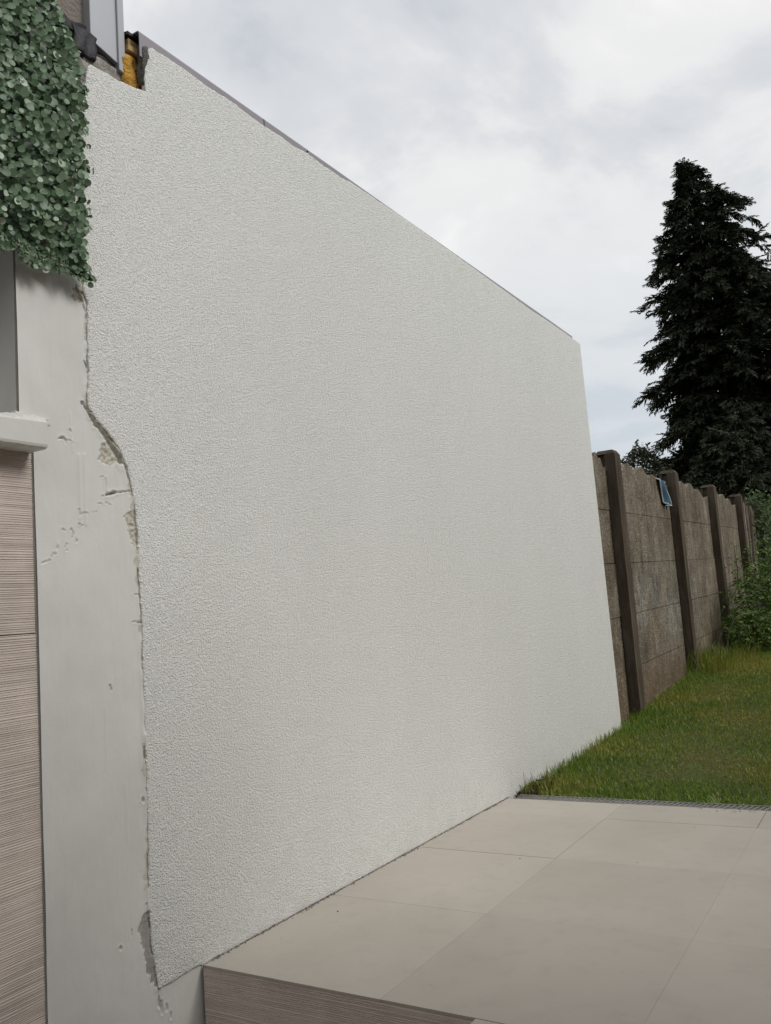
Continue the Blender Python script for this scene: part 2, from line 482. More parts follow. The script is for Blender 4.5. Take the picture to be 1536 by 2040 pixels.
# ------------------------------------------------------------------ rendered garden wall (rough stucco)
EDGE = [(1.640,.016),(1.632,.062),(1.621,.134),(1.618,.209),(1.618,.284),(1.624,.421),(1.626,.536),(1.627,.639),(1.627,.744),(1.628,.837),(1.630,.916),(1.630,.984),(1.628,1.051),(1.627,1.133),(1.627,1.202),(1.621,1.270),(1.613,1.318),(1.604,1.359),(1.589,1.399),(1.569,1.431),(1.546,1.458),(1.519,1.481),(1.492,1.504),(1.473,1.531),(1.473,1.552),(1.476,1.593),(1.482,1.621),(1.480,1.655),(1.480,1.689),(1.480,1.744),(1.483,1.786),(1.481,1.813),(1.475,1.833),(1.468,1.858),(1.463,1.947),(1.465,2.088),(1.474,2.235),(1.488,2.387),(1.511,2.503)]
TOP = [(1.522,2.511),(1.544,2.511),(1.578,2.514),(1.602,2.512),(1.635,2.519),(1.666,2.522),(1.689,2.526),(1.724,2.536),(1.724,2.566),(1.726,2.608),(1.739,2.638),(1.741,2.682),(1.759,2.695),(1.776,2.695),(1.801,2.698),(1.852,2.700),(1.919,2.700),(1.988,2.697),(2.053,2.699),(2.122,2.706),(2.168,2.702),(2.219,2.699),(2.302,2.699),(2.390,2.704),(2.475,2.701),(2.553,2.712),(2.673,2.709),(2.802,2.712),(2.867,2.720),(3.289,2.731),(3.805,2.733),(4.309,2.730),(4.742,2.729),(4.907,2.727),(5.261,2.736),(5.570,2.738),(5.724,2.737),(5.872,2.738)]
BOT = [(5.955,-.06),(5.0,-.06),(4.05,-.06),(3.93,-.014),(3.50,-.0085),(2.986,-.002),(2.391,.0055),(2.0,.0105),(1.80,.0125),(1.795,.018),(1.734,.017),(1.688,.014)]
def rough_line(pts, step, amp, seed):
    outp = []
    for k in range(len(pts) - 1):
        a = Vector(pts[k]); c = Vector(pts[k + 1])
        n = max(1, int((c - a).length / step))
        d = (c - a).normalized(); nn = Vector((-d.y, d.x))
        for i in range(n):
            q = a + (c - a) * (i / n)
            w = (mn.noise((q.x * 60, q.y * 60, seed)) + .6 * mn.noise((q.x * 170, q.y * 170, seed + 3))) * amp
            outp.append(q + nn * w)
    outp.append(Vector(pts[-1]))
    return outp
wall = thing('rendered_wall', 'long white wall coated in rough stucco running from the house to the fence', 'wall', (0, 1.65, 0))
def wpart(name, me, m, smooth=False, parent=wall):
    o = obj(name, me, m, parent, smooth)
    if parent is wall: o.matrix_parent_inverse = Matrix.Translation((0, -1.65, 0))
    return o
loop = rough_line(EDGE, .004, .0034, 1)[:-1] + rough_line([EDGE[-1]] + TOP, .009, .003, 4)[:-1] + rough_line([TOP[-1], BOT[0]], .3, 0, 5)[:-1] + rough_line(BOT, .008, .0025, 8)[:-1] + rough_line([BOT[-1], EDGE[0]], .008, .002, 9)[:-1]
bm = bmesh.new()
fv = [bm.verts.new((0, q.x, q.y)) for q in loop]
fe = bm.faces.new(fv)
fe.normal_update()
if fe.normal.x < 0: fe.normal_flip()
r_ = bmesh.ops.extrude_face_region(bm, geom=[fe])
for v in [e for e in r_['geom'] if isinstance(e, bmesh.types.BMVert)]:
    v.co.x += .0
for v in fv: v.co.x = -.016
front = [e for e in r_['geom'] if isinstance(e, bmesh.types.BMFace)][0]
# soften the front rim a little
for v in front.verts:
    v.co.x -= .0012 + .0016 * abs(mn.noise((v.co.y * 90, v.co.z * 90, 2)))
ins = bmesh.ops.inset_region(bm, faces=[front], thickness=.004, depth=0, use_even_offset=True)
for v in front.verts: v.co.x = 0
bmesh.ops.recalc_face_normals(bm, faces=bm.faces[:])
bmesh.ops.triangulate(bm, faces=[f for f in bm.faces if len(f.verts) > 4])
wpart('stucco_coat', bm, M_STUCCO)
bm = bmesh.new(); box(bm, -.26, -.0165, 1.80, 5.868, -.64, 2.69); wpart('wall_core', bm, M_MORTAR)
bm = bmesh.new(); box(bm, -.02, -.004, 5.20, 5.85, -.3, .05); wpart('wall_foot', bm, M_DARKMORT)
# metal coping in two lengths with a folded top, a narrow joint between
def coping(y0, y1, z0, z1):
    bm = bmesh.new()
    prof = [(-.0065, -.075), (-.0065, 0.0), (-.009, .006), (-.014, .008), (-.30, .004), (-.30, -.05), (-.298, -.05), (-.298, .0), (-.014, .005), (-.010, 0), (-.0085, -.004), (-.0085, -.075)]
    n = max(2, int((y1 - y0) / .4))
    rings = []
    for k in range(n + 1):
        f = k / n
        y = y0 + (y1 - y0) * f
        z = z0 + (z1 - z0) * f + .0015 * mn.noise((y * 2, 3, 1))
        rings.append([bm.verts.new((a, y, z + c)) for a, c in prof])
    for k in range(n):
        for i in range(len(prof)):
            j = (i + 1) % len(prof)
            bm.faces.new((rings[k][i], rings[k][j], rings[k + 1][j], rings[k + 1][i]))
    bm.faces.new(rings[0]); bm.faces.new(rings[-1][::-1])
    bmesh.ops.recalc_face_normals(bm, faces=bm.faces[:])
    return wpart('coping', bm, M_COPING)
coping(1.712, 2.301, 2.722, 2.728)
coping(2.3045, 5.722, 2.728, 2.754)
bm = bmesh.new(); box(bm, -.012, -.0052, 2.3013, 2.3042, 2.64, 2.729); wpart('coping_joint', bm, M_BLACK)
bm = bmesh.new()
bmesh.ops.create_uvsphere(bm, u_segments=8, v_segments=6, radius=.004, matrix=Matrix.Translation((-.005, 2.565, 2.724)))
wpart('rivet', bm, M_BLACK)

def blob(name, y0, y1, z0, z1, x0, x1, m, seed, amp=.012, n=14, parent=None, fr=25):
    """rough lump: subdivided box pushed about by noise"""
    bm = bmesh.new()
    box(bm, x0, x1, y0, y1, z0, z1)
    bmesh.ops.subdivide_edges(bm, edges=bm.edges[:], cuts=n, use_grid_fill=True)
    for v in bm.verts:
        q = v.co * fr
        v.co += Vector((mn.noise(q + Vector((seed, 0, 0))), mn.noise(q + Vector((0, seed, 9))), mn.noise(q + Vector((5, 0, seed))))) * amp
    bmesh.ops.recalc_face_normals(bm, faces=bm.faces[:])
    return wpart(name, bm, m, True, parent or wall)
# torn open end of the parapet: foam, battens, black membrane, mortar
blob('insulation_foam', 1.672, 1.82, 2.50, 2.655, -.25, -.038, M_FOAM, 3, .009, 12)
def batten(y0, y1, z0, z1, x0, x1):
    bm = bmesh.new(); box(bm, x0, x1, y0, y1, z0, z1); bevel(bm, .002); return wpart('batten', bm, M_WOOD)
batten(1.690, 1.82, 2.664, 2.684, -.20, -.030)
batten(1.700, 1.82, 2.688, 2.714, -.22, -.040)
blob('membrane', 1.690, 1.80, 2.718, 2.727, -.26, -.030, M_BLACK, 8, .005, 8)
blob('mortar_edge', 1.722, 1.742, 2.56, 2.688, -.03, -.0035, M_DARKMORT, 12, .006, 10, fr=45)
blob('broken_mortar', 1.49, 1.735, 2.40, 2.520, -.12, -.010, M_MORTAR, 14, .006, 14, fr=40)

# ------------------------------------------------------------------ house wall: painted plaster, window, cladding
house = thing('house_wall', 'old house wall of cracked white plaster with a window recess and ribbed tile cladding', 'house', (0, 1.0, 0))
def hpart(name, me, m, smooth=False, parent=None):
    o = obj(name, me, m, parent or house, smooth)
    if parent is None: o.matrix_parent_inverse = Matrix.Translation((0, -1.0, 0))
    return o
CRACKS = [  # (points, half width, depth)
 ([(1.449,1.847),(1.458,1.833),(1.465,1.821),(1.471,1.799),(1.477,1.787),(1.479,1.770)], .0028, .012),
 ([(1.465,1.648),(1.470,1.642),(1.477,1.634),(1.480,1.618)], .0026, .012),
 ([(1.479,1.770),(1.474,1.74),(1.471,1.70),(1.470,1.66)], .0015, .003),
 ([(1.458,1.533),(1.473,1.519),(1.487,1.495)], .0045, .014),
 ([(1.487,1.495),(1.510,1.477),(1.534,1.451),(1.549,1.428),(1.571,1.404),(1.580,1.392)], .0085, .022),
 ([(1.530,1.298),(1.545,1.302),(1.556,1.305)], .0042, .016),
 ([(1.556,1.305),(1.609,1.314)], .0022, .010),
 ([(1.511,1.292),(1.540,1.300)], .0014, .004),
 ([(1.600,1.030),(1.625,1.033)], .0016, .004), ([(1.597,.961),(1.630,.956)], .0018, .005),
 ([(1.383,1.429),(1.395,1.433),(1.403,1.427),(1.404,1.42)], .0026, .008), ([(1.407,1.428),(1.432,1.430)], .0016, .004), ([(1.415,1.456),(1.420,1.450)], .002, .006),
 ([(1.518,.803),(1.524,.785)], .0022, .007),
 ([(1.51,1.345),(1.525,1.342),(1.526,1.30)], .0018, .004), ([(1.50,1.272),(1.53,1.275),(1.54,1.27)], .0018, .004),
 ([(1.323,1.114),(1.345,1.122)], .0018, .005), ([(1.352,1.13),(1.358,1.14),(1.366,1.136)], .0018, .005), ([(1.370,1.150),(1.372,1.168)], .0016, .005),
 ([(1.398,1.145),(1.394,1.155),(1.398,1.165)], .0018, .005), ([(1.415,1.180),(1.420,1.192),(1.412,1.202)], .0020, .006), ([(1.385,1.20),(1.393,1.197)], .0018, .005),
 ([(1.425,1.165),(1.430,1.172),(1.424,1.178)], .0016, .005), ([(1.436,1.215),(1.448,1.212)], .0018, .005), ([(1.437,1.232),(1.44,1.245),(1.438,1.255)], .0018, .005),
 ([(1.442,1.240),(1.455,1.246),(1.465,1.243)], .0016, .005), ([(1.475,1.244),(1.482,1.250)], .0016, .004), ([(1.488,1.252),(1.494,1.246)], .0016, .004),
 ([(1.560,.19),(1.558,.175)], .002, .004), ([(1.52,.16),(1.524,.155)], .003, .006), ([(1.609,.235),(1.612,.205),(1.618,.17)], .0024, .008),
 ([(1.625,.15),(1.630,.11),(1.634,.07)], .0022, .008), ([(1.612,.50),(1.614,.49)], .0032, .008), ([(1.621,.63),(1.625,.60)], .0024, .008), ([(1.600,.49),(1.602,.488)], .002, .005),
 ([(1.648,-.02),(1.65,-.05)], .004, .008), ([(1.64,-.005),(1.642,-.03)], .003, .01), ([(1.667,-.035),(1.668,-.05)], .004, .007), ([(1.68,-.06),(1.681,-.075)], .0028, .006),
]
RIDGES = [([(1.441,1.395),(1.442,1.323),(1.441,1.213)], .003, .0022), ([(1.459,1.397),(1.459,1.325),(1.458,1.214)], .003, .0022),
          ([(1.418,1.50),(1.420,1.44),(1.424,1.40)], .003, .0012), ([(1.555,.55),(1.557,.40)], .003, .001), ([(1.50,.75),(1.50,.62)], .003, .0008)]
def seg_dist(Y, Z, a, c):
    ax, az = a; bx, bz = c
    dx, dz = bx - ax, bz - az
    tt = np.clip(((Y - ax) * dx + (Z - az) * dz) / (dx * dx + dz * dz + 1e-12), 0, 1)
    return np.hypot(Y - ax - tt * dx, Z - az - tt * dz)
def in_poly(Y, Z, poly):
    r = np.zeros(Y.shape, bool)
    n = len(poly); j = n - 1
    for i in range(n):
        yi, zi = poly[i]; yj, zj = poly[j]
        c = ((zi > Z) != (zj > Z)) & (Y < (yj - yi) * (Z - zi) / (zj - zi + 1e-12) + yi)
        r ^= c; j = i
    return r
PATCHES = [[(1.437,1.835),(1.460,1.852),(1.472,1.824),(1.473,1.802),(1.455,1.802),(1.437,1.804)],
           [(1.513,1.430),(1.536,1.440),(1.585,1.410),(1.592,1.39),(1.574,1.383),(1.560,1.389),(1.543,1.370),(1.523,1.382),(1.508,1.385)],
           [(1.585,1.245),(1.63,1.27),(1.64,1.19),(1.625,1.14),(1.612,1.18),(1.60,1.21)],
           [(1.47,1.515),(1.51,1.47),(1.54,1.44),(1.56,1.42),(1.58,1.41),(1.53,1.48)]]
GREY = [(1.599,.214),(1.625,.216),(1.635,.133),(1.645,.076),(1.65,.01),(1.619,.040),(1.604,.091),(1.595,.140),(1.583,.186)]
def vnoise(Y, Z, fy, fz, seed):
    """smooth value noise on arrays"""
    r = np.random.default_rng(seed)
    tab = r.uniform(-1, 1, (256, 256))
    a = Y * fy + 100.3; c = Z * fz + 100.7
    i = np.floor(a).astype(int); j = np.floor(c).astype(int)
    u = a - i; v = c - j
    u = u * u * (3 - 2 * u); v = v * v * (3 - 2 * v)
    g = lambda p_, q_: tab[p_ % 256, q_ % 256]
    return (g(i, j) * (1 - u) + g(i + 1, j) * u) * (1 - v) + (g(i, j + 1) * (1 - u) + g(i + 1, j + 1) * u) * v
st = .003
yy = np.arange(1.271, 1.815, st); zz = np.arange(-.60, 2.42, st)
Y, Z = np.meshgrid(yy, zz)
dis = .0018 * vnoise(Y, Z, 6, 4, 1) + .0006 * vnoise(Y, Z, 22, 9, 2) + .0002 * vnoise(Y, Z, 90, 30, 3) + .00012 * vnoise(Y, Z, 200, 200, 4)
pat = np.zeros_like(Y); fil = np.zeros_like(Y)
wob = .006 * vnoise(Y, Z, 90, 90, 11) + .004 * vnoise(Y, Z, 220, 220, 12)
for pl in PATCHES:
    m_ = in_poly(Y + wob, Z + wob * .7, pl)
    dis[m_] -= .0035 + .003 * vnoise(Y, Z, 130, 130, 5)[m_] + .002 * vnoise(Y, Z, 300, 300, 15)[m_]
    pat[m_] = 1
m_ = in_poly(Y + wob, Z + wob, GREY)
dis[m_] -= .003 + .0008 * vnoise(Y, Z, 200, 200, 6)[m_]; fil[m_] = 1
for pts, hw, dep in CRACKS:
    d = np.full(Y.shape, 9.0)
    for a, c in zip(pts[:-1], pts[1:]): d = np.minimum(d, seg_dist(Y, Z, a, c))
    w_ = hw * (1 + .5 * vnoise(Y, Z, 120, 120, 7))
    k = np.clip(1 - d / w_, 0, 1)
    dis -= dep * np.minimum(1, k * 1.8)
    # lifted lip beside the crack
    dis += .0010 * np.exp(-((d - w_ * 1.5) / (w_ * .8)) ** 2)
for pts, hw, h in RIDGES:
    d = np.full(Y.shape, 9.0)
    for a, c in zip(pts[:-1], pts[1:]): d = np.minimum(d, seg_dist(Y, Z, a, c))
    dis += h * np.exp(-(d / hw) ** 2)
# ragged paint along the stucco edge
d = np.full(Y.shape, 9.0)
for a, c in zip(EDGE[:-1], EDGE[1:]): d = np.minimum(d, seg_dist(Y, Z, a, c))
near = np.clip(1 - d / .035, 0, 1)
dis += near * .0022 * vnoise(Y, Z, 70, 25, 8) - np.clip(1 - d / .006, 0, 1) * .004 * (vnoise(Y, Z, 25, 25, 9) > .05)
dis += np.clip(1 - d / .016, 0, 1) * .0046 * np.clip(vnoise(Y, Z, 5, 9, 41) * 1.6 + .45, 0, 1) * (Z < 1.30)
pat = np.maximum(pat, ((d < .010 + .008 * vnoise(Y, Z, 60, 60, 10)) & (vnoise(Y, Z, 14, 14, 16) > .15)) * .8)
keep_v = (Y < 1.66) | (Z < .05)
PX = -.0052
V = np.stack([PX + dis, Y, Z], -1).reshape(-1, 3)
ny, nz = len(yy), len(zz)
idx = np.arange(ny * nz).reshape(nz, ny)
q = np.stack([idx[:-1, :-1], idx[:-1, 1:], idx[1:, 1:], idx[1:, :-1]], -1)
km = keep_v[:-1, 1:] & ~((Y[:-1, :-1] < 1.3085) & (Z[:-1, :-1] < 1.43))
q = q[km]
me = np_mesh('plaster', V, q, True)
a1 = me.attributes.new('patch', 'FLOAT', 'POINT'); a2 = me.attributes.new('filler', 'FLOAT', 'POINT')
# (validate keeps vertices, so the arrays still match)
a1.data.foreach_set('value', pat.ravel().astype(np.float32)); a2.data.foreach_set('value', fil.ravel().astype(np.float32))
hpart('plaster', me, M_PLASTER)
# edge of the plaster coat towards the cladding, and the jamb of the window
bm = bmesh.new(); box(bm, -.055, -.0115, 1.309, 1.316, -.60, 1.40); hpart('plaster_edge', bm, M_PLASTER)
bm = bmesh.new()
box(bm, -.30, -.016, 1.272, 1.80, 1.40, 2.46)
hpart('jamb', bm, M_PLASTER)
bm = bmesh.new(); box(bm, -.30, -.035, -3.0, 1.80, -.64, 1.40); hpart('wall_core', bm, M_MORTAR)
bm = bmesh.new(); box(bm, -.30, -.012, -3.0, 1.272, 2.10, 2.46); hpart('lintel', bm, M_PLASTER)
bm = bmesh.new(); box(bm, -.30, -.012, -3.0, -.25, 1.40, 2.10); hpart('pier', bm, M_PLASTER)
# window set deep in the recess
win = hpart('window', mesh_from('window', [], []), M_PVC)
def frame_piece(y0, y1, z0, z1, x0=-.22, x1=-.15):
    bm = bmesh.new(); box(bm, x0, x1, y0, y1, z0, z1); bevel(bm, .004); return obj('window_frame', bm, M_PVC, win)
frame_piece(-.25, 1.272, 1.42, 1.48); frame_piece(-.25, 1.272, 2.04, 2.10)
frame_piece(-.25, -.19, 1.48, 2.04); frame_piece(1.21, 1.272, 1.48, 2.04); frame_piece(.48, .54, 1.48, 2.04)
for (a, c) in ((-.19, .48), (.54, 1.21)):
    bm = bmesh.new(); box(bm, -.19, -.184, a, c, 1.48, 2.04); obj('pane', bm, M_GLASS, win)
# crumbling sill
bm = bmesh.new()
ny_ = 160
prof = [(-.20, 1.383), (.046, 1.383), (.056, 1.386), (.058, 1.392), (.058, 1.440), (.050, 1.449), (.020, 1.462), (-.005, 1.470), (-.20, 1.472)]
rings = []
for k in range(ny_ + 1):
    y = -.30 + (1.302 + .30) * k / ny_
    rg = []
    for i, (x, z) in enumerate(prof):
        a = .005 if 5 <= i <= 7 else (.0028 if i in (1, 2) else 0)
        nz_ = mn.noise((y * 22, i * .25, 3)) + .6 * mn.noise((y * 75, i * .5, 8)) + .4 * mn.noise((y * 190, i * 1.5, 8))
        rg.append(bm.verts.new((x + (a * nz_ * .5 if x > -.1 else 0), y + (.004 * mn.noise((i, 4, 2)) if k == ny_ else 0), z + a * nz_ + (.006 * max(0, (y - 1.15) / .15) * (1 if i in (4, 5, 6) else 0)))))
    rings.append(rg)
for k in range(ny_):
    for i in range(len(prof)):
        j = (i + 1) % len(prof)
        bm.faces.new((rings[k][i], rings[k][j], rings[k + 1][j], rings[k + 1][i]))
bm.faces.new(rings[0]); bm.faces.new(rings[-1][::-1])
bmesh.ops.recalc_face_normals(bm, faces=bm.faces[:])
hpart('window_sill', bm, M_PLASTER)
# mortar fillet at sill end
blob_s = bmesh.new(); box(blob_s, -.012, .004, 1.25, 1.35, 1.455, 1.475)
bmesh.ops.subdivide_edges(blob_s, edges=blob_s.edges[:], cuts=10, use_grid_fill=True)
for v in blob_s.verts: v.co += Vector((mn.noise(v.co * 60), mn.noise(v.co * 70 + Vector((3, 0, 0))), mn.noise(v.co * 60 + Vector((0, 5, 0))))) * .006
bmesh.ops.recalc_face_normals(blob_s, faces=blob_s.faces[:])
hpart('sill_mortar', blob_s, M_PLASTER, True)
# ribbed cladding under the sill, facing +X
for k in range(4):
    y1_ = 1.3080 - .62 * k; y0_ = y1_ - .617
    o = ribbed('ribbed_tile', y0_, y1_, .9490, 1.400, lambda u, w, h: (-.0125 + h, u, w), 40 + k, house); o.matrix_parent_inverse = Matrix.Translation((0, -1.0, 0))
    o = ribbed('ribbed_tile', y0_, y1_, -.40, .9485, lambda u, w, h: (-.0110 + h, u, w), 50 + k, house); o.matrix_parent_inverse = Matrix.Translation((0, -1.0, 0))
# upper storey seen above the parapet: brown render, aluminium panel and corner trim
bm = bmesh.new(); box(bm, -.9, -.075, -3.0, 1.60, 2.47, 5.2); hpart('upper_wall', bm, M_BROWN)
def alu(name, y0, y1, zb0, zb1, X, thick, m):
    bm = bmesh.new()
    a0 = Vector((X, y0, zb0)); a1_ = Vector((X, y1, zb1))
    vs = []
    for dx in (0, -thick):
        vs += [bm.verts.new((X + dx, a0.y, a0.z)), bm.verts.new((X + dx, a1_.y, a1_.z)), bm.verts.new((X + dx, a1_.y, 5.2)), bm.verts.new((X + dx, a0.y, 5.2))]
    for f in ((0, 1, 2, 3), (7, 6, 5, 4), (0, 4, 5, 1), (1, 5, 6, 2), (2, 6, 7, 3), (3, 7, 4, 0)):
        bm.faces.new([vs[i] for i in f])
    bmesh.ops.recalc_face_normals(bm, faces=bm.faces[:]); bevel(bm, .0015)
    return hpart(name, bm, m)
alu('aluminium_panel', 1.562, 1.663, 2.630, 2.608, -.045, .05, M_ALU)
alu('corner_trim', 1.659, 1.684, 2.587, 2.580, -.038, .07, M_ALU2)
def hblob(name, y0, y1, z0, z1, x0, x1, m, seed, amp, n=10, fr=30):
    o = blob(name, y0, y1, z0, z1, x0, x1, m, seed, amp, n, house, fr); o.matrix_parent_inverse = Matrix.Translation((0, -1.0, 0)); return o
hblob('black_membrane', 1.50, 1.575, 2.565, 2.64, -.075, -.040, M_BLACK, 21, .010)
hblob('black_membrane', 1.40, 1.55, 2.62, 2.655, -.07, -.045, M_BLACK, 31, .012)
hblob('black_membrane', 1.555, 1.68, 2.575, 2.606, -.10, -.055, M_BLACK, 25, .005)
hblob('mortar_strip', 1.535, 1.70, 2.50, 2.590, -.11, -.050, M_MORTAR, 27, .007, 12, 45)
hblob('mortar_strip', 1.38, 1.54, 2.46, 2.62, -.11, -.055, M_DARKMORT, 29, .008, 12, 45)

# ------------------------------------------------------------------ unseen walls added behind and beside the camera to shape the light
M_BRICK, t, b = mat('red_brown_brick')
br = N(t, 'ShaderNodeTexBrick'); p = pos(t)
cx = N(t, 'ShaderNodeSeparateXYZ'); lk(t, p, cx.inputs[0]); cv = N(t, 'ShaderNodeCombineXYZ')
lk(t, M(t, 'ADD', cx.outputs[0], cx.outputs[1]), cv.inputs[0]); lk(t, cx.outputs[2], cv.inputs[1]); lk(t, cv.outputs[0], br.inputs['Vector'])
br.inputs['Scale'].default_value = 4.6; br.inputs['Mortar Size'].default_value = .012
br.inputs['Color1'].default_value = (.17, .085, .06, 1); br.inputs['Color2'].default_value = (.23, .12, .085, 1); br.inputs['Mortar'].default_value = (.26, .24, .21, 1)
lk(t, br.outputs['Color'], b.inputs['Base Color']); b.inputs['Roughness'].default_value = .9
M_BOUNCE_WHITE = simple('bounce_white', (.66, .65, .62), .85, .08, 5)  # pale tone chosen so the added facade throws light back
def added_block(name, label, b_, wins, wm=M_BRICK):
    root = thing(name, label, 'added_block', (b_[0], b_[2], -.6)); inv = Matrix.Translation((-b_[0], -b_[2], .6))
    bm = bmesh.new(); box(bm, *b_); o = obj('wall', bm, wm, root); o.matrix_parent_inverse = inv
    bm = bmesh.new(); box(bm, b_[0] - .05, b_[1] + .05, b_[2] - .05, b_[3] + .05, b_[5] + .003, b_[5] + .16); o = obj('roof_edge', bm, M_COPING, root); o.matrix_parent_inverse = inv
    for w in wins:
        bm = bmesh.new(); box(bm, *w); o = obj('window', bm, M_PVC, root); o.matrix_parent_inverse = inv
        q_ = list(w)
        if w[1] - w[0] < .2: q_[0] -= .004; q_[1] += .004; q_[2] += .07; q_[3] -= .07
        else: q_[2] -= .004; q_[3] += .004; q_[0] += .07; q_[1] -= .07
        q_[4] += .07; q_[5] -= .07
        bm = bmesh.new(); box(bm, *q_); g_ = obj('pane', bm, M_GLASS, o)
added_block('light_block', 'added unseen pale facade behind the camera that blocks and bounces light', (-.3, 9, -11, -5.5, -.64, 3.3), [(1.2, 2.6, -5.54, -5.46, .02, 2.3), (4, 5.6, -5.54, -5.46, .9, 2.3)], M_BOUNCE_WHITE)  # unseen facade, added to block sky from behind and bounce some light
added_block('light_block', 'added unseen brick block that darkens the lower white wall and near patio', (2.95, 8, -2.95, 2.5, -.64, 2.75), [(2.91, 2.99, -1.6, .4, .03, 2.2), (2.91, 2.99, 1.0, 2.0, .9, 2.1)])  # added out of view to shade the wall's lower left and near tiles

gw = thing('added_sky_block', 'added unseen brick wall along the lawn that blocks low sky light', 'wall', (4.6, 2.6, 0))  # unseen wall, added to cut low sky light on the stucco
bm = bmesh.new(); box(bm, 4.6, 4.82, 2.56, 16, -.2, 2.75); o = obj('wall', bm, M_BRICK, gw); o.matrix_parent_inverse = Matrix.Translation((-4.6, -2.6, 0))
bm = bmesh.new(); box(bm, 4.56, 4.86, 2.56, 16.03, 2.753, 2.82); o = obj('capping', bm, M_MORTAR, gw); o.matrix_parent_inverse = Matrix.Translation((-4.6, -2.6, 0))

# ------------------------------------------------------------------ hanging mat of round artificial leaves
ivy = thing('leaf_mat', 'dense hanging mat of round grey-green leaves over the window, top left', 'ivy', (0, 1.0, 1.85))
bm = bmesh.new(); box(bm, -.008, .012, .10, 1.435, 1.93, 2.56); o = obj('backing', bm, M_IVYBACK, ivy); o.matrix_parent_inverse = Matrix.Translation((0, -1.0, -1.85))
# unit leaf: cupped disc with a short stalk notch
def leaf_unit(nseg=9, cup=.16):
    V = [(0, 0, 0)]
    for k in range(nseg):
        a = 2 * math.pi * k / nseg
        rr = 1.0 if k else .88
        V.append((rr * math.cos(a), .94 * rr * math.sin(a), cup * (.8 + .4 * math.sin(2 * a))))
    F = [(0, 1 + k, 1 + (k + 1) % nseg) for k in range(nseg)]
    return np.array(V), np.array(F)
LV, LF = leaf_unit()
leafs = []
def ivy_edge(z):   # right-hand limit of the mat as a function of height
    return 1.450 + .022 * mn.noise((z * 11, 1, 0)) + .016 * mn.noise((z * 40, 5, 0)) - max(0, z - 2.44) * .55
cnt = 0
r = random.Random(5)
while len(leafs) < 12500:
    y = r.uniform(.10, 1.49); z = r.uniform(1.845, 2.82)
    if y > ivy_edge(z): continue
    low = 1.892 + .030 * mn.noise((y * 14, 3, 0)) + .022 * mn.noise((y * 42, 8, 0)) - (.035 if y > 1.40 else 0)
    if z < low: continue
    if y < .85 and r.random() < .5: continue
    depth = r.random()
    edge = min(1, (ivy_edge(z) - y) / .05, (z - low) / .06)
    x = .014 + (.03 + .045 * max(0.15, edge)) * depth + .012 * mn.noise((y * 14, z * 14, 2))
    # leaves hang, facing out and somewhat up
    nrm = Vector((1.0, r.gauss(-.50, .36), r.gauss(-.06, .36))).normalized()
    ax = Vector((r.gauss(0, .3), r.gauss(0, .8), -1)).normalized()
    sz = r.uniform(.0052, .0114) * (1.0 if r.random() > .12 else .7)
    leafs.append((Vector((x, y, z)), nrm, ax, sz, depth))
# trailing sprigs past the edge
def mat_of(nrm, ax):
    z_ = nrm; x_ = (ax - z_ * ax.dot(z_)).normalized(); y_ = z_.cross(x_)
    return Matrix((x_, y_, z_)).transposed()
for k in range(84):
    side = r.random() < .45
    if side:
        z = r.uniform(1.87, 2.50); s = Vector((.035, ivy_edge(z) - .01, z)); d = Vector((r.uniform(-.3, .5), r.uniform(.5, 1), r.uniform(-.6, .3))).normalized(); n = 2
    else:
        y = r.uniform(1.15, 1.46); s = Vector((.04, y, 1.90)); d = Vector((r.uniform(-.15, .1), r.uniform(-.25, .25), -1)).normalized(); n = r.choice((2, 3, 4, 5))
    for i in range(n):
        c = s + d * (.012 + .012 * i)
        for sg in (-1, 1):
            nrm = Vector((1, r.gauss(0, .5), r.gauss(.2, .5))).normalized()
            leafs.append((c + Vector((0, sg * .007, r.uniform(-.004, .004))), nrm, d, r.uniform(.005, .009), 1.2))
R3 = np.array([[right.x, right.y, right.z], [up.x, up.y, up.z], [fwd.x, fwd.y, fwd.z]])
def infront(L):
    c, nrm, ax, s, dp = L
    return (c.y > 1.16 and c.y < 1.47 and c.z < 2.60)
single = sorted([L for L in leafs if infront(L)], key=lambda L: -(L[3] * (1 + 60 * L[0].x)))[:300]
sid = set(id(L) for L in single)
unit = np_mesh('leaf', LV, np.array(LF), True); unit.materials.append(M_IVY)
for L in single:
    c, nrm, ax, s, dp = L
    o = bpy.data.objects.new('leaf', unit); COL.objects.link(o); o.parent = ivy
    o.matrix_parent_inverse = Matrix.Translation((0, -1.0, -1.85))
    o.matrix_basis = Matrix.Translation(c) @ mat_of(nrm, ax).to_4x4() @ Matrix.Scale(s, 4)
def merge_units(items, UV, UF, name, m, parent=None, smooth=False):
    n = len(items)
    A = np.zeros((n, 3, 3)); C = np.zeros((n, 3))
    for i, (c, nrm, ax, s) in enumerate(items):
        A[i] = np.array(mat_of(nrm, ax)) * s; C[i] = c
    V = np.einsum('nij,vj->nvi', A, UV) + C[:, None, :]
    F = UF[None] + (np.arange(n) * len(UV))[:, None, None]
    me = np_mesh(name, V.reshape(-1, 3), F.reshape(-1, UF.shape[1]), smooth)
    return obj(name, me, m, parent)
rest = [(L[0], L[1], L[2], L[3]) for L in leafs if id(L) not in sid]
o = merge_units(rest, LV, LF, 'foliage', M_IVY, ivy, True); o['kind'] = 'stuff'
o.matrix_parent_inverse = Matrix.Translation((0, -1.0, -1.85))
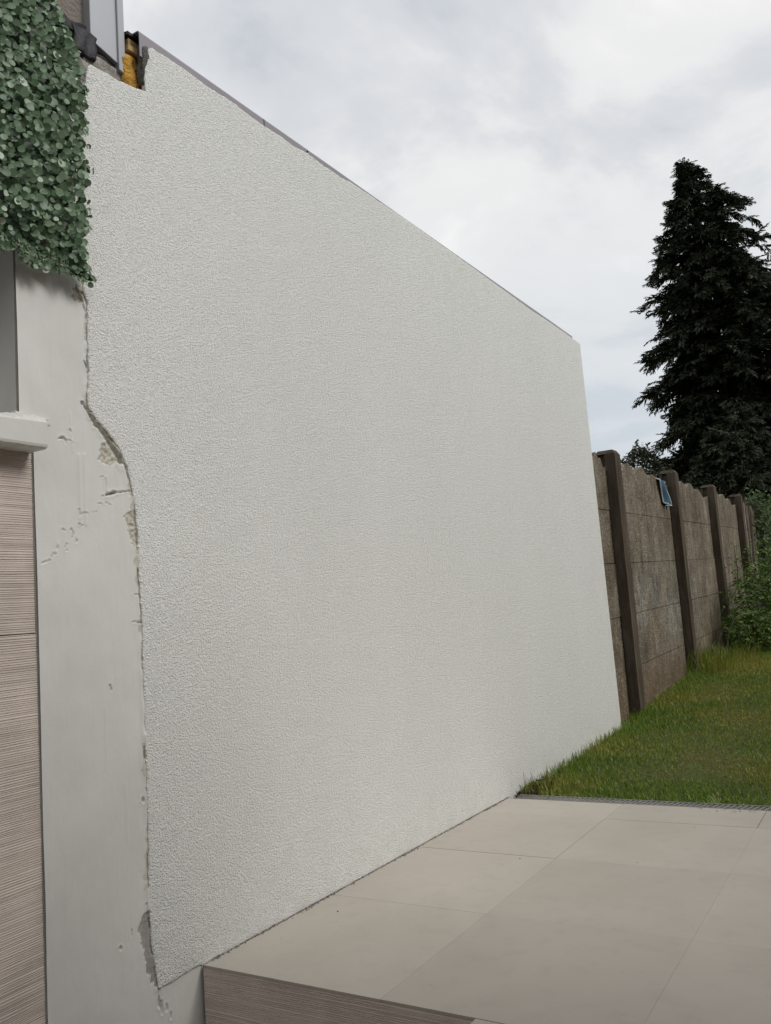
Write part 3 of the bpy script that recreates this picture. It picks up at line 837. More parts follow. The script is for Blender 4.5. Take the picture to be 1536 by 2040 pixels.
# fine stems
def tube_strip(segs, wdt):
    """thin three-sided stems as one mesh from a list of polylines"""
    V = []; F = []
    for pts, w in segs:
        b0 = len(V)
        for i, q in enumerate(pts):
            d = (pts[min(i + 1, len(pts) - 1)] - pts[max(i - 1, 0)]).normalized()
            u = d.cross(Vector((.3, .5, .8))).normalized(); v = d.cross(u)
            ww = w * (1 - .6 * i / max(1, len(pts) - 1))
            for k in range(3):
                a = 2.094 * k
                V.append(q + u * math.cos(a) * ww + v * math.sin(a) * ww)
        for i in range(len(pts) - 1):
            for k in range(3):
                F.append((b0 + i * 3 + k, b0 + i * 3 + (k + 1) % 3, b0 + (i + 1) * 3 + (k + 1) % 3, b0 + (i + 1) * 3 + k))
    return V, F
segs = []
for k in range(420):
    z = r.uniform(1.87, 2.55); y = r.uniform(.8, ivy_edge(z))
    s = Vector((.02, y, z)); d = Vector((.6, r.uniform(-.5, .7), r.uniform(-1, .2))).normalized()
    segs.append(([s, s + d * .03, s + d * .055 + Vector((0, 0, -.008))], .0009))
V, F = tube_strip(segs, 0)
o = obj('stems', mesh_from('stems', V, F), M_STEM, ivy); o['kind'] = 'stuff'; o.matrix_parent_inverse = Matrix.Translation((0, -1.0, -1.85))

# ------------------------------------------------------------------ concrete plate fence
fence = thing('concrete_fence', 'weathered brown-grey concrete panel fence with scalloped top beyond the white wall', 'fence', (0, 6.4, .05))
FI = Matrix.Translation((0, -6.4, -.05))
def fpart(name, me, m):
    o = obj(name, me, m, fence); o.matrix_parent_inverse = FI; return o
SL = .021
posts_y = [6.52 + 2.08 * k - .15 for k in range(-1, 7)]   # near edge of each post
WAVE = [(0, .004), (.05, -.004), (.10, -.016), (.17, .004), (.24, .034), (.28, .038), (.33, .028), (.37, .012), (.42, .022), (.47, .039), (.52, .039), (.57, .022), (.62, .010), (.67, .022), (.71, .026), (.76, .014), (.82, -.008), (.90, -.016), (.96, -.006), (1, .004)]
def plate(y0, y1, z0, z1, wave, seed):
    """one plate; z values hold at y=6.82 and climb with the slope"""
    rr = random.Random(seed)
    bm = bmesh.new()
    x0, x1 = -.094, -.050 + rr.uniform(-.003, .002)
    n = 44; gapv = rr.uniform(0, .003)
    fr = []; bk = []
    for k in range(n + 1):
        u = k / n; y = y0 + (y1 - y0) * u
        dz = SL * (y - 6.82)
        top = z1 + dz - .0012 - rr.random() * 0 - gapv
        if wave: top += np.interp(u, [w[0] for w in WAVE], [w[1] * 2.4 for w in WAVE]) - .006 + .003 * mn.noise((y * 9, seed, 1))
        else: top += .0015 * mn.noise((y * 12, seed, 4))
        bot = z0 + dz + .0012 + .0015 * mn.noise((y * 12, seed, 7))
        fr.append((bm.verts.new((x1, y, bot)), bm.verts.new((x1, y, top))))
        bk.append((bm.verts.new((x0, y, bot - .010)), bm.verts.new((x0, y, top - (0 if wave else .010)))))
    for k in range(n):
        bm.faces.new((fr[k][0], fr[k + 1][0], fr[k + 1][1], fr[k][1]))
        bm.faces.new((bk[k][1], bk[k + 1][1], bk[k + 1][0], bk[k][0]))
        bm.faces.new((fr[k][1], fr[k + 1][1], bk[k + 1][1], bk[k][1]))
        bm.faces.new((fr[k + 1][0], fr[k][0], bk[k][0], bk[k + 1][0]))
    bm.faces.new((fr[0][0], fr[0][1], bk[0][1], bk[0][0])); bm.faces.new((fr[n][1], fr[n][0], bk[n][0], bk[n][1]))
    bmesh.ops.recalc_face_normals(bm, faces=bm.faces[:])
    return fpart('plate', bm, M_FENCE)
for k in range(len(posts_y)):
    ya = posts_y[k]
    rr = random.Random(k)
    ztop = 2.03 + .0235 * (ya - 6.37) + rr.uniform(-.006, .006)
    zb = float(lawn_z(0, ya)) - .12
    if ya > 5.9:
        bm = bmesh.new()
        # H section: front flange, web, back flange
        prof = [(.030, 0), (.030, .15), (-.046, .15), (-.046, .118), (-.098, .118), (-.098, .15), (-.122, .15), (-.122, 0), (-.098, 0), (-.098, .032), (-.046, .032), (-.046, 0)]
        lo = [bm.verts.new((x, ya + y, zb)) for x, y in prof]; hi = [bm.verts.new((x, ya + y, ztop - .03 - .012 * (x < -.05))) for x, y in prof]
        n = len(prof)
        for i in range(n):
            bm.faces.new((lo[i], lo[(i + 1) % n], hi[(i + 1) % n], hi[i]))
        bm.faces.new(lo)
        cp = [(.030, 0), (.030, .15), (-.122, .15), (-.122, 0)]
        # solid chamfered head
        hv = [bm.verts.new((x, ya + y, ztop - .031)) for x, y in cp]; tv = [bm.verts.new((x * .75 - .012, ya + .075 + (y - .075) * .72, ztop)) for x, y in cp]
        for i in range(4): bm.faces.new((hv[i], hv[(i + 1) % 4], tv[(i + 1) % 4], tv[i]))
        bm.faces.new(tv); bm.faces.new(hv[::-1])
        bmesh.ops.recalc_face_normals(bm, faces=bm.faces[:])
        # worn arrises
        for v in bm.verts:
            v.co += Vector((mn.noise(v.co * 7), mn.noise(v.co * 7 + Vector((4, 0, 0))), 0)) * .004
        bm.normal_update()
        fpart('post', bm, M_POST)
    y0 = ya + .122; y1 = y0 + 2.08 - .094
    if y1 > 22: continue
    if k == 0: y0 = 5.90
    zs = [1.571 - .4025 * i for i in range(0, 6)]
    plate(y0, y1, zs[0], 1.912, True, 10 * k)
    for i in range(5):
        if zs[i + 1] + .4 + SL * (y0 - 6.8) < lawn_z(0, y0) - .05: continue
        plate(y0, y1, zs[i + 1], zs[i], False, 10 * k + i + 1)

# ------------------------------------------------------------------ blue cloth hung over the fence
cloth = thing('hung_cloth', 'small blue cloth with white piping hung over the fence beside a post', 'cloth', (-.04, 8.3, 1.93))
CI = Matrix.Translation((.04, -8.3, -1.93))
yc = 8.15
def cl_pt(u, v):     # u across (y), v along: from behind the plate over the top and down the front
    top = 1.912 + SL * (yc - 6.82) + .012
    w = .33 * (1 - .45 * max(0, v - .35))
    y = yc + (u - .5) * w + .10 * max(0, v - .3) + .010 * math.sin(v * 9)
    L = v * .40 - .12
    if L < 0:
        x = -.10; z = top + L * .9
    elif L < .06:
        a = L / .06 * math.pi
        x = -.072 - .030 * math.cos(a); z = top + .014 * math.sin(a)
    else:
        x = -.034 + .016 * math.sin(u * 9 + v * 5) + .03 * (L - .06); z = top - (L - .06) - .02 * (u - .5) * (v)
    return Vector((x + .012 * math.cos(u * 14) * min(1, max(0, L * 6)), y, z))
nu, nv = 18, 36
V = [cl_pt(i / nu, j / nv) for j in range(nv + 1) for i in range(nu + 1)]
F = [(j * (nu + 1) + i, j * (nu + 1) + i + 1, (j + 1) * (nu + 1) + i + 1, (j + 1) * (nu + 1) + i) for j in range(nv) for i in range(nu)]
o = obj('cloth', mesh_from('cloth', V, F), M_CLOTH, cloth, True); o.matrix_parent_inverse = CI
so = o.modifiers.new('s', 'SOLIDIFY'); so.thickness = .004
pp = [cl_pt(0, j / nv) for j in range(nv + 1)] + [cl_pt(i / nu, 1) for i in range(1, nu + 1)] + [cl_pt(1, j / nv) for j in range(nv - 1, -1, -1)]
def tube(pts, rad, n=6):
    V = []; F = []
    for i, q in enumerate(pts):
        d = (pts[min(i + 1, len(pts) - 1)] - pts[max(i - 1, 0)]).normalized()
        u = d.orthogonal().normalized() if i == 0 else (pu - d * pu.dot(d)).normalized()
        pu = u; v = d.cross(u)
        for k in range(n):
            a = 2 * math.pi * k / n
            V.append(q + (u * math.cos(a) + v * math.sin(a)) * (rad if not callable(rad) else rad(i / (len(pts) - 1))))
    for i in range(len(pts) - 1):
        for k in range(n):
            F.append((i * n + k, i * n + (k + 1) % n, (i + 1) * n + (k + 1) % n, (i + 1) * n + k))
    return V, F
V, F = tube(pp, .0065)
o = obj('piping', mesh_from('piping', V, F), M_PIPING, cloth, True); o.matrix_parent_inverse = CI

# ------------------------------------------------------------------ channel drain between patio and lawn
drain = thing('channel_drain', 'narrow grey slotted drain grate along the far edge of the patio', 'drain', (.6, 3.95, -.03))
DI = Matrix.Translation((-.6, -3.95, .03))
DX0, DX1 = .035, 4.2
bm = bmesh.new()
for (a, c) in ((3.918, 3.929), (3.993, 4.004)):
    vs = box(bm, DX0, DX1, a, c, 0, 1)
    for v in vs: v.co.z = pz(v.co.x, 3.95) + (.0 if v.co.z > .5 else -.03)
o = obj('rail', bm, M_STEEL, drain); o.matrix_parent_inverse = DI
bm = bmesh.new()
vs = box(bm, DX0, DX1, 3.916, 4.006, 0, 1)
for v in vs: v.co.z = pz(v.co.x, 3.95) + (-.034 if v.co.z > .5 else -.09)
o = obj('channel', bm, M_HOLE, drain); o.matrix_parent_inverse = DI
bm = bmesh.new()
vs = box(bm, -.0066, .0066, -.0335, .0335, -.012, .0)
for v in vs: v.co.x += v.co.y * .30
bevel(bm, .0012)
bar = bpy.data.meshes.new('bar'); bm.to_mesh(bar); bm.free(); bar.materials.append(M_STEEL)
x = DX0 + .016
while x < DX1 - .01:
    o = bpy.data.objects.new('bar', bar); COL.objects.link(o); o.parent = drain; o.matrix_parent_inverse = DI
    o.location = (x, 3.961, pz(x, 3.95) - .0015)
    x += .0238

# ------------------------------------------------------------------ lawn grass
def grass(n, xr, yr, hfun, name, wid=(.0016, .0032), seed=1, dens=None):
    g_ = np.random.default_rng(seed)
    x = g_.uniform(*xr, n); y = g_.uniform(*yr, n)
    if dens is not None:
        k = g_.random(n) < dens(x, y); x = x[k]; y = y[k]; n = len(x)
    z = lawn_z(x, y)
    h = hfun(x, y, g_)
    az = g_.uniform(0, 2 * np.pi, n); lean = g_.normal(.35, .25, n)
    w = g_.uniform(*wid, n)
    dx, dy = np.cos(az), np.sin(az)
    px_, py_ = -np.sin(az + g_.normal(0, .6, n)), np.cos(az)
    b0 = np.stack([x, y, z - .005], -1)
    side = np.stack([px_, py_, np.zeros(n)], -1) * w[:, None]
    mid = b0 + np.stack([dx * lean * h * .35, dy * lean * h * .35, h * .6], -1)
    tip = b0 + np.stack([dx * lean * h * 1.1, dy * lean * h * 1.1, h * (1.0 - .25 * np.abs(lean))], -1)
    V = np.stack([b0 - side, b0 + side, mid + side * .75, mid - side * .75, tip], 1)
    i = np.arange(n)[:, None] * 5
    F = np.concatenate([i + np.array([[0, 1, 2]]), i + np.array([[0, 2, 3]]), i + np.array([[3, 2, 4]])], 1).reshape(-1, 3)
    me = np_mesh(name, V.reshape(-1, 3), F)
    o = obj(name, me, M_GRASS)
    return o
def hlawn(x, y, g_):
    edge = np.exp(-np.maximum(x, 0) / .14)
    far = np.clip((y - 5) / 3, 0, 1)
    pn = vnoise(x, y, 2.2, 2.2, 31)
    near = np.exp(-(y - 3.99) / .05)
    return np.clip((.021 + .010 * pn + .045 * edge + .010 * near) * g_.uniform(.5, 1.45, len(x)), .008, .2)
o = grass(150000, (.012, 2.6), (4.006, 10.5), hlawn, 'lawn_grass', seed=3, dens=lambda x, y: np.clip(1.25 - (x - .35 - (10 - y) * .22) * .7, .25, 1))
tag(o, 'short green and yellowing lawn grass beyond the patio', 'grass'); o['kind'] = 'stuff'
o = grass(60000, (.03, 7.0), (4.01, 22), lambda x, y, g_: np.clip(.04 * g_.uniform(.5, 1.5, len(x)), .01, .2), 'lawn_grass', (.003, .006), 5, dens=lambda x, y: np.where((x < 2.4) & (y < 10), 0, 1.0))
tag(o, 'lawn grass further back by the shrub', 'grass'); o['kind'] = 'stuff'

def tuft(name, label, cx, cy, n, hgt, spread, seed, cat='weed', group=None):
    g_ = random.Random(seed)
    z0 = float(lawn_z(cx, cy)) - .01
    V = []; F = []
    for k in range(n):
        a = g_.uniform(0, 6.283); rr = spread * math.sqrt(g_.random()) * .5
        b_ = Vector((max(-.03, cx + rr * math.cos(a)), cy + rr * math.sin(a), z0))
        h = hgt * g_.uniform(.4, 1.1); out = g_.uniform(.1, .7) * h
        a2 = a + g_.gauss(0, .7); d = Vector((math.cos(a2), math.sin(a2), 0))
        if b_.x + d.x * out < -.03: d.x = abs(d.x)
        s = Vector((-d.y, d.x, 0)) * g_.uniform(.0018, .0038)
        pts = [b_ + d * out * (t_ ** 2) + Vector((0, 0, h * (t_ - .35 * t_ ** 3))) for t_ in (0, .3, .6, .85, 1)]
        i0 = len(V)
        for j, q_ in enumerate(pts):
            w_ = (1, .9, .7, .4, .08)[j]; V += [q_ - s * w_, q_ + s * w_]
        for j in range(4): F.append((i0 + 2 * j, i0 + 2 * j + 1, i0 + 2 * j + 3, i0 + 2 * j + 2))
    o = obj(name, mesh_from(name, V, F), M_SHRUB if cat == 'weed' else M_GRASS)
    tag(o, label, cat, group)
    return o
tuft('grass_tuft', 'tall clump of uncut grass at the foot of the second fence post', .10, 8.55, 260, .34, .55, 4, 'grass')
tuft('grass_tuft', 'rough grass along the fence foot in front of the shrub', .18, 9.3, 260, .28, .8, 5, 'grass')
tuft('grass_tuft', 'small grass clump where the fence meets the white wall', .06, 6.35, 120, .12, .35, 6, 'grass')
tuft('grass_tuft', 'low dark weed clump in the lawn beside the fence', .48, 6.9, 140, .07, .4, 7, 'grass')
tuft('grass_tuft', 'leafy clump of grass growing over the drain grate', 1.03, 4.02, 200, .085, .34, 8, 'grass')
# thin dry stalks by the second post
segs = []
rs = random.Random(3)
for k in range(9):
    b_ = Vector((rs.uniform(0, .25), rs.uniform(8.4, 9.2), .15)); d = Vector((rs.uniform(-.1, .25), rs.uniform(-.3, .7), 1)).normalized(); L = rs.uniform(.4, .75)
    segs.append(([b_ + d * L * t_ + Vector((0, 0, 0)) + Vector((.06, .1, -.06)) * t_ * t_ for t_ in (0, .25, .5, .75, 1)], .0035))
V, F = tube_strip(segs, 0)
tag(obj('dry_stalks', mesh_from('dry_stalks', V, F), M_STEM), 'bare thin stalks leaning against the fence by the second post', 'stalks')
# weeds against the white wall
for (yy_, h_, ln, lab) in ((4.10, .12, .02, 'tallest thin weed stem rising against the white wall by the drain'), (4.22, .10, .05, 'bent weed stem leaning along the white wall above the lawn corner'),
                      (4.45, .07, .06, 'short weed stem at the foot of the white wall, furthest from the drain')):
    b_ = Vector((.02, yy_, float(lawn_z(0, yy_))))
    V, F = tube_strip([([b_, b_ + Vector((.005, -.01, h_ * .5)), b_ + Vector((.01, -ln, h_))], .0022)], 0)
    tag(obj('weed_stem', mesh_from('weed_stem', V, F), M_STEM), lab, 'weed', 'weed stems along the wall')
def crumbs(name, pts, m, label, cat, seed, s0=.003, s1=.008):
    r_ = random.Random(seed); V = []; F = []
    for c in pts:
        s = r_.uniform(s0, s1); i0 = len(V)
        for d in ((1, 0, 0), (-1, 0, 0), (0, 1, 0), (0, -1, 0), (0, 0, 1), (0, 0, -1)):
            V.append(Vector(c) + Vector(d) * s * r_.uniform(.5, 1.2) + Vector((r_.gauss(0, .2), r_.gauss(0, .2), 0)) * s)
        for f in ((0, 2, 4), (2, 1, 4), (1, 3, 4), (3, 0, 4), (2, 0, 5), (1, 2, 5), (3, 1, 5), (0, 3, 5)): F.append(tuple(i0 + i for i in f))
    o = obj(name, mesh_from(name, V, F), m); tag(o, label, cat); o['kind'] = 'stuff'; return o
rc = random.Random(8)
pts = []
for k in range(520):
    y = rc.uniform(1.80, 3.93) if rc.random() < .75 else rc.choice((2.05, 2.28, 2.30, 2.92, 2.95, 3.4, 3.7)) + rc.gauss(0, .03)
    x = abs(rc.gauss(0, .006)) + .001
    if y < 1.8 or y > 3.93: continue
    pts.append((x, y, pz(x, y) + .001))
crumbs('mortar_crumbs', pts, M_CRUMB, 'grey mortar crumbs along the joint between stucco wall and patio', 'crumbs', 2, .0012, .0042)
pts = [(abs(rc.gauss(0, .05)) + .002, 4.02 + abs(rc.gauss(0, .16)), 0) for k in range(420)]
pts = [(x, y, float(lawn_z(x, y)) + rc.uniform(0, .03)) for x, y, _ in pts]
crumbs('soil_crumbs', pts, M_SOIL, 'dark loose soil in the corner between wall, drain and lawn', 'soil', 3, .004, .013)
pts = [(rc.uniform(.02, .2), rc.uniform(3.92, 3.99), 0) for k in range(60)]
pts = [(x, y, pz(x, y) + .001) for x, y, _ in pts]
crumbs('grit', pts, M_CRUMB, 'pale grit scattered on the near end of the drain grate', 'grit', 5, .002, .005)
# a few specks on the tiles
spk = [(.14, 3.74, 'dark dirt speck on the narrow tile next to the drain and wall'), (.45, 2.98, 'larger dark speck on the second tile from the step, beside the joint'), (.12, 2.28, 'dark smudge of dirt on the tile at the step, close to the wall'),
       (.86, 3.05, 'elongated dirt speck just beyond the cross joint right of the wall tiles'), (.95, 3.58, 'small dirt speck on the right-hand tile one row from the drain')]
for k, (x, y, lab) in enumerate(spk):
    bm = bmesh.new(); bmesh.ops.create_icosphere(bm, subdivisions=1, radius=.0018 + .0007 * (k % 3))
    for v in bm.verts: v.co.z *= .35; v.co.x *= 1 + .5 * (k % 2)
    o = obj('debris_speck', bm, M_SOIL); o.location = (x, y, pz(x, y) + .0015)
    tag(o, lab, 'speck', 'specks of dirt on the patio tiles')
# dry leaves in the corner
for k, (x, y, lab) in enumerate(((.10, 4.03, 'curled brown dead leaf nearest the white wall by the drain'), (.15, 4.05, 'middle one of three brown dead leaves by the drain corner'), (.21, 4.02, 'brown dead leaf by the drain, furthest from the white wall'))):
    bm = bmesh.new(); bmesh.ops.create_circle(bm, cap_ends=True, segments=8, radius=.018)
    for v in bm.verts: v.co.y *= .55; v.co.z += .3 * abs(v.co.x) + .008 * mn.noise(v.co * 80)
    o = obj('dry_leaf', bm, M_DRYLEAF); o.location = (x, y, float(lawn_z(x, y)) + .02); o.rotation_euler = (.4, .3 * k, k * 1.3)
    tag(o, lab, 'leaf', 'dead leaves by the drain')

# ------------------------------------------------------------------ foliage plants
QUAD_V = np.array([(-1, 0, 0), (0, -.42, .06), (1, 0, -.05), (0, .42, .06)]); QUAD_F = np.array([(0, 1, 2), (0, 2, 3)])
def leaf_cloud(n, fn, size, seed):
    r_ = random.Random(seed); items = []
    while len(items) < n:
        q_ = fn(r_)
        if q_ is None: continue
        c, outw = q_
        nrm = (outw * .6 + Vector((r_.gauss(0, .6), r_.gauss(0, .6), r_.gauss(.5, .5)))).normalized()
        ax = Vector((r_.gauss(0, 1), r_.gauss(0, 1), r_.gauss(-.3, .6))).normalized()
        if abs(ax.dot(nrm)) > .95: continue
        items.append((c, nrm, ax, r_.uniform(*size)))
    return items
# shrub by the fence
shrub = thing('shrub', 'leafy green shrub in front of the fence at the right edge of the photo', 'shrub', (.9, 10.6, .2))
SI = Matrix.Translation((-.9, -10.6, -.2))
lob = [(Vector((.42, 10.4, .62)), Vector((.42, .5, .48))), (Vector((.95, 10.5, .72)), Vector((.6, .6, .62))), (Vector((.55, 11.0, .95)), Vector((.5, .5, .5))), (Vector((1.5, 10.6, .7)), Vector((.6, .6, .6))),
       (Vector((.35, 10.0, .42)), Vector((.3, .35, .28))), (Vector((.9, 11.4, 1.15)), Vector((.5, .5, .45)))]
def shrub_fn(r_):
    c, s = r_.choice(lob)
    d = Vector((r_.gauss(0, 1), r_.gauss(0, 1), r_.gauss(0, 1))).normalized()
    q_ = c + Vector((d.x * s.x, d.y * s.y, d.z * s.z)) * (r_.uniform(.55, 1.08) + .22 * mn.noise(d * 3 + c))
    if q_.z < lawn_z(0, q_.y) + .02 or q_.x < -.04: return None
    return q_, d
o = merge_units(leaf_cloud(9000, shrub_fn, (.016, .036), 11), QUAD_V, QUAD_F, 'crown', M_SHRUB, shrub); o.matrix_parent_inverse = SI
segs = []
for k in range(40):
    c, s = rs.choice(lob); b_ = Vector((c.x + rs.uniform(-.1, .1), c.y + rs.uniform(-.1, .1), .2))
    e_ = c + Vector((rs.gauss(0, .5) * s.x, rs.gauss(0, .5) * s.y, abs(rs.gauss(0, .6)) * s.z))
    segs.append(([b_, b_.lerp(e_, .5) + Vector((rs.gauss(0, .04), rs.gauss(0, .04), .03)), e_], .008))
# one tall shoot
sh = [Vector((.12, 10.9, .9)), Vector((.13, 10.9, 1.15)), Vector((.12, 10.92, 1.42))]
segs.append((sh, .008))
V, F = tube_strip(segs, 0); o = obj('branches', mesh_from('branches', V, F), M_BARK, shrub); o.matrix_parent_inverse = SI
items = []
for k in range(46):
    t_ = rs.random(); c = sh[0].lerp(sh[2], t_) + Vector((rs.gauss(0, .05), rs.gauss(0, .06), rs.gauss(0, .02)))
    items.append((c, Vector((1, rs.gauss(0, .6), rs.gauss(.4, .5))).normalized(), Vector((rs.gauss(0, 1), rs.gauss(0, 1), rs.gauss(0, .5))).normalized(), rs.uniform(.018, .034)))
o = merge_units(items, QUAD_V, QUAD_F, 'shoot_leaves', M_SHRUB, shrub); o.matrix_parent_inverse = SI

# ivy climbing over the far end of the fence
iv = thing('climbing_ivy', 'dark ivy smothering the far end of the concrete fence', 'ivy', (0, 15.5, .35))
II = Matrix.Translation((0, -15.5, -.35))
def ivy2_fn(r_):
    y = r_.uniform(13.6, 21.5); z = r_.uniform(.35, 2.55)
    top = 2.22 + .15 * mn.noise((y * 1.3, 2, 0)) + .02 * (y - 13)
    if z > top + .18 * r_.random(): return None
    lim = 14.0 + .5 * mn.noise((z * 2.5, 7, 1)) + .35 * abs(z - 1.6)
    if z > 2.08: lim -= .9
    if y < lim: return None
    x = -.05 + abs(r_.gauss(.06, .10)) + .10 * mn.noise((y * 2, z * 2, 3)) + (.10 if z > 2.0 else 0) * r_.random()
    if z > 2.0: x -= r_.random() * .25
    return Vector((x, y, z)), Vector((1, -.3, .2))
o = merge_units(leaf_cloud(9000, ivy2_fn, (.025, .05), 12), QUAD_V, QUAD_F, 'foliage', M_IVY2, iv); o.matrix_parent_inverse = II
segs = []
for k in range(26):
    y = rs.uniform(13.4, 15.5); q_ = [Vector((-.04, y, .4))]
    for j in range(6): q_.append(q_[-1] + Vector((rs.uniform(-.002, .004), rs.uniform(-.08, .12), .3)))
    segs.append((q_, .010))
V, F = tube_strip(segs, 0); o = obj('stems', mesh_from('stems', V, F), M_BARK, iv); o.matrix_parent_inverse = II

# conifers: trunk, limbs, drooping sprays
def spray_unit(seed, n=8):
    """a flat drooping frond about 1 long: leaflets either side of a curved axis"""
    r_ = random.Random(seed); V = []; F = []
    for k in range(n):
        t_ = (k + .4) / n
        c = Vector((t_, 0, -.32 * t_ * t_))
        for sg in (-1, 1):
            L = (.42 * (1 - .55 * t_) + .06) * r_.uniform(.7, 1.25)
            d = Vector((.85, sg * r_.uniform(.4, 1.0), r_.uniform(-.75, .10))).normalized()
            s = d.cross(Vector((r_.uniform(-.6, .6), 0, 1))).normalized() * .062
            m_ = c + d * L * .45 + Vector((0, 0, .02)); e_ = c + d * L + Vector((0, 0, -.20 * L))
            i0 = len(V)
            V += [c, m_ + s, e_, m_ - s]
            F += [(i0, i0 + 1, i0 + 2), (i0, i0 + 2, i0 + 3)]
    return np.array([tuple(v) for v in V]), np.array(F)
SP = [spray_unit(s) for s in (1, 2, 3)]
def conifer(name, label, base, height, radfn, nlimb, seed, trunk_r=.16, zlow=.06, fill=6, lean=0.0):
    r_ = random.Random(seed)
    root = thing(name, label, 'tree', base)
    inv = Matrix.Translation(-Vector(base))
    B = Vector(base)
    pts = [B + Vector((lean * (z / height) ** 2 + .10 * mn.noise((z * .5, seed, 0)), .1 * mn.noise((z * .5, seed, 5)), z)) for z in np.linspace(0, height * .97, 14)]
    V, F = tube(pts, lambda t_: trunk_r * (1 - t_) + .012, 8)
    o = obj('trunk', mesh_from('trunk', V, F), M_BARK, root, True); o.matrix_parent_inverse = inv
    segs = []; its = [[], [], []]
    for k in range(nlimb):
        f = zlow + (1 - zlow) * ((k + r_.random()) / nlimb) ** .95
        z = f * height
        a = k * 2.399 + r_.uniform(-.5, .5)
        L = radfn(f, a) * r_.uniform(.6, 1.1)
        d = Vector((math.cos(a), math.sin(a), 0))
        rise = r_.uniform(.05, .5)
        s = pts[min(13, int(f * 13.2))].copy(); s.z = B.z + z
        def lp(t_): return s + d * L * t_ + Vector((0, 0, L * (rise * t_ - .55 * t_ * t_)))
        segs.append(([lp(t_) for t_ in (0, .33, .66, 1)], .022 * (1.15 - f)))
        nsp = max(7, int(L * fill * 3.4))
        for j in range(nsp):
            t_ = r_.uniform(.12, 1.0) ** .8
            c = lp(t_)
            side = d.cross(Vector((0, 0, 1))) * r_.choice((-1, 1))
            dr = (d * r_.uniform(.35, 1.1) + side * r_.uniform(0, .9) + Vector((0, 0, r_.uniform(-.55, .35)))).normalized()
            nr = Vector((r_.gauss(0, .45), r_.gauss(0, .45), 1))
            nr = (nr - dr * nr.dot(dr)).normalized()
            its[r_.randrange(3)].append((c, nr, dr, r_.uniform(.30, .58) * (.42 + .58 * (1 - f) ** .6) * (1.1 - .2 * t_)))
        for j in range(3):   # feathery drooping tip
            dr = (d * r_.uniform(.5, 1) + d.cross(Vector((0, 0, 1))) * r_.uniform(-.5, .5) + Vector((0, 0, r_.uniform(-.8, .2)))).normalized()
            its[r_.randrange(3)].append((lp(r_.uniform(.9, 1.08)), dr.orthogonal().normalized(), dr, r_.uniform(.16, .34) * (.5 + .5 * (1 - f))))
    # leading shoot
    for j in range(22):
        z = height * r_.uniform(.93, 1.0); a = r_.uniform(0, 6.283)
        dr = Vector((math.cos(a) * .6, math.sin(a) * .6, r_.uniform(-.2, .9))).normalized(); nr = dr.orthogonal().normalized()
        its[0].append((B + Vector((lean, 0, z)), nr, dr, r_.uniform(.10, .20)))
    V, F = tube_strip(segs, 0)
    o = obj('limbs', mesh_from('limbs', V, F), M_BARK, root); o.matrix_parent_inverse = inv
    VV = []; FF = []; off = 0
    for q_ in range(3):
        UV, UF = SP[q_]; n = len(its[q_])
        A = np.array([np.array(mat_of(nr, dr)) * s for (c, nr, dr, s) in its[q_]]); C = np.array([tuple(i[0]) for i in its[q_]])
        v = (np.einsum('nij,vj->nvi', A, UV) + C[:, None, :]).reshape(-1, 3)
        f_ = (UF[None] + (np.arange(n) * len(UV))[:, None, None]).reshape(-1, 3)
        VV.append(v); FF.append(f_ + off); off += len(v)
    o = obj('crown', np_mesh('crown', np.concatenate(VV), np.concatenate(FF)), M_CONIFER, root); o.matrix_parent_inverse = inv
    return root
def rad_main(f, a):
    r0 = np.interp(f, [0, .2, .45, .62, .8, .9, .96, 1], [2.02, 1.98, 1.82, 1.6, 1.2, .76, .33, .03])
    # fuller on the right-hand side near the top
    return float(r0 * (1 + .24 * math.cos(a - .2) + .32 * mn.noise((f * 11, a * 1.6, 4))))
conifer('conifer_tree', 'tall dark pointed conifer standing behind the fence', (-.95, 20.0, .3), 10.45, rad_main, 520, 21, lean=-.42)
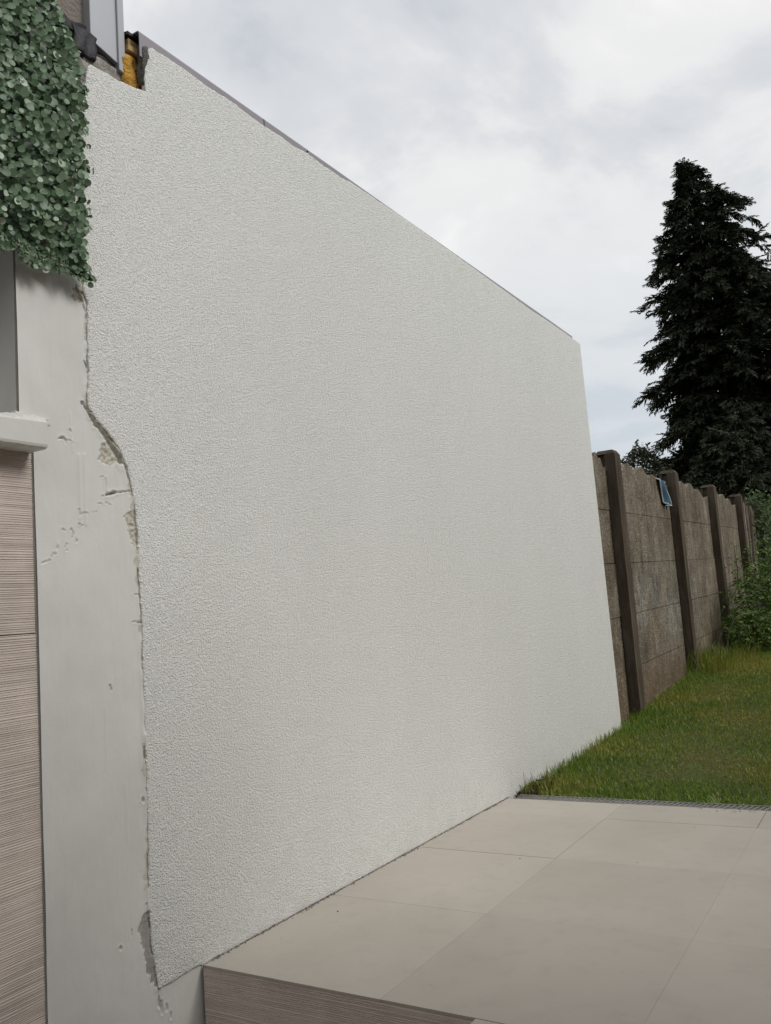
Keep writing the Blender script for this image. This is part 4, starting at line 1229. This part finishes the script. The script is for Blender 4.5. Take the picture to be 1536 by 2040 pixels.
def rad2(f, a):
    r0 = np.interp(f, [0, .3, .6, .85, 1], [2.2, 2.1, 1.6, .8, .12])
    return float(r0 * (1 + .2 * mn.noise((f * 8, a * 1.3, 9))))
conifer('conifer_tree', 'broad dark conifer cut off by the right edge of the photo', (1.55, 21.5, .3), 8.4, rad2, 330, 33)
conifer('conifer_tree', 'lower dark conifer between the tall conifer and the fence', (-.6, 17.8, .3), 4.0, lambda f, a: 1.7 * (1 - f) ** .6 + .15, 150, 35, .1)
# dark bushes behind the fence left of the conifer
def bush(label, base, s, n, seed):
    root = thing('bush', label, 'bush', base); inv = Matrix.Translation(-Vector(base)); B = Vector(base)
    def fn(r_):
        h = r_.uniform(.15, 1.0); a = r_.uniform(0, 6.283)
        rr = math.sqrt(max(0, 1 - h ** 2.2)) + .06
        d = Vector((math.cos(a), math.sin(a), h)).normalized()
        k = (r_.uniform(.2, 1.0) ** .5) * (1 + .35 * mn.noise(Vector((math.cos(a) * 2, math.sin(a) * 2, h * 5)) + B))
        return B + Vector((math.cos(a) * rr * k * s[0], math.sin(a) * rr * k * s[1], h * s[2] * (1 + .10 * mn.noise((a * 2, h * 3, seed))))), d
    o = merge_units(leaf_cloud(n, fn, (.025, .055), seed), QUAD_V, QUAD_F, 'crown', M_CONIFER, root); o.matrix_parent_inverse = inv
    r_ = random.Random(seed); segs = []
    for k in range(14):
        e_ = B + Vector((r_.gauss(0, .4) * s[0], r_.gauss(0, .4) * s[1], r_.uniform(.5, .9) * s[2]))
        segs.append(([B, B.lerp(e_, .5) + Vector((0, 0, .1)), e_], .02))
    V, F = tube_strip(segs, 0); o = obj('branches', mesh_from('branches', V, F), M_BARK, root); o.matrix_parent_inverse = inv
bush('dark bush showing over the fence left of the tall conifer', (-2.1, 16.0, .35), (.9, .9, 3.2), 10000, 41)
bush('sprig of a bush peeping over the fence at the end of the white wall', (-1.75, 10.6, .25), (.5, .6, 1.98), 4500, 43)
bush('dark hedge mass behind the fence under the tall conifer', (-1.2, 17.4, .35), (1.5, 1.0, 2.75), 7000, 45)
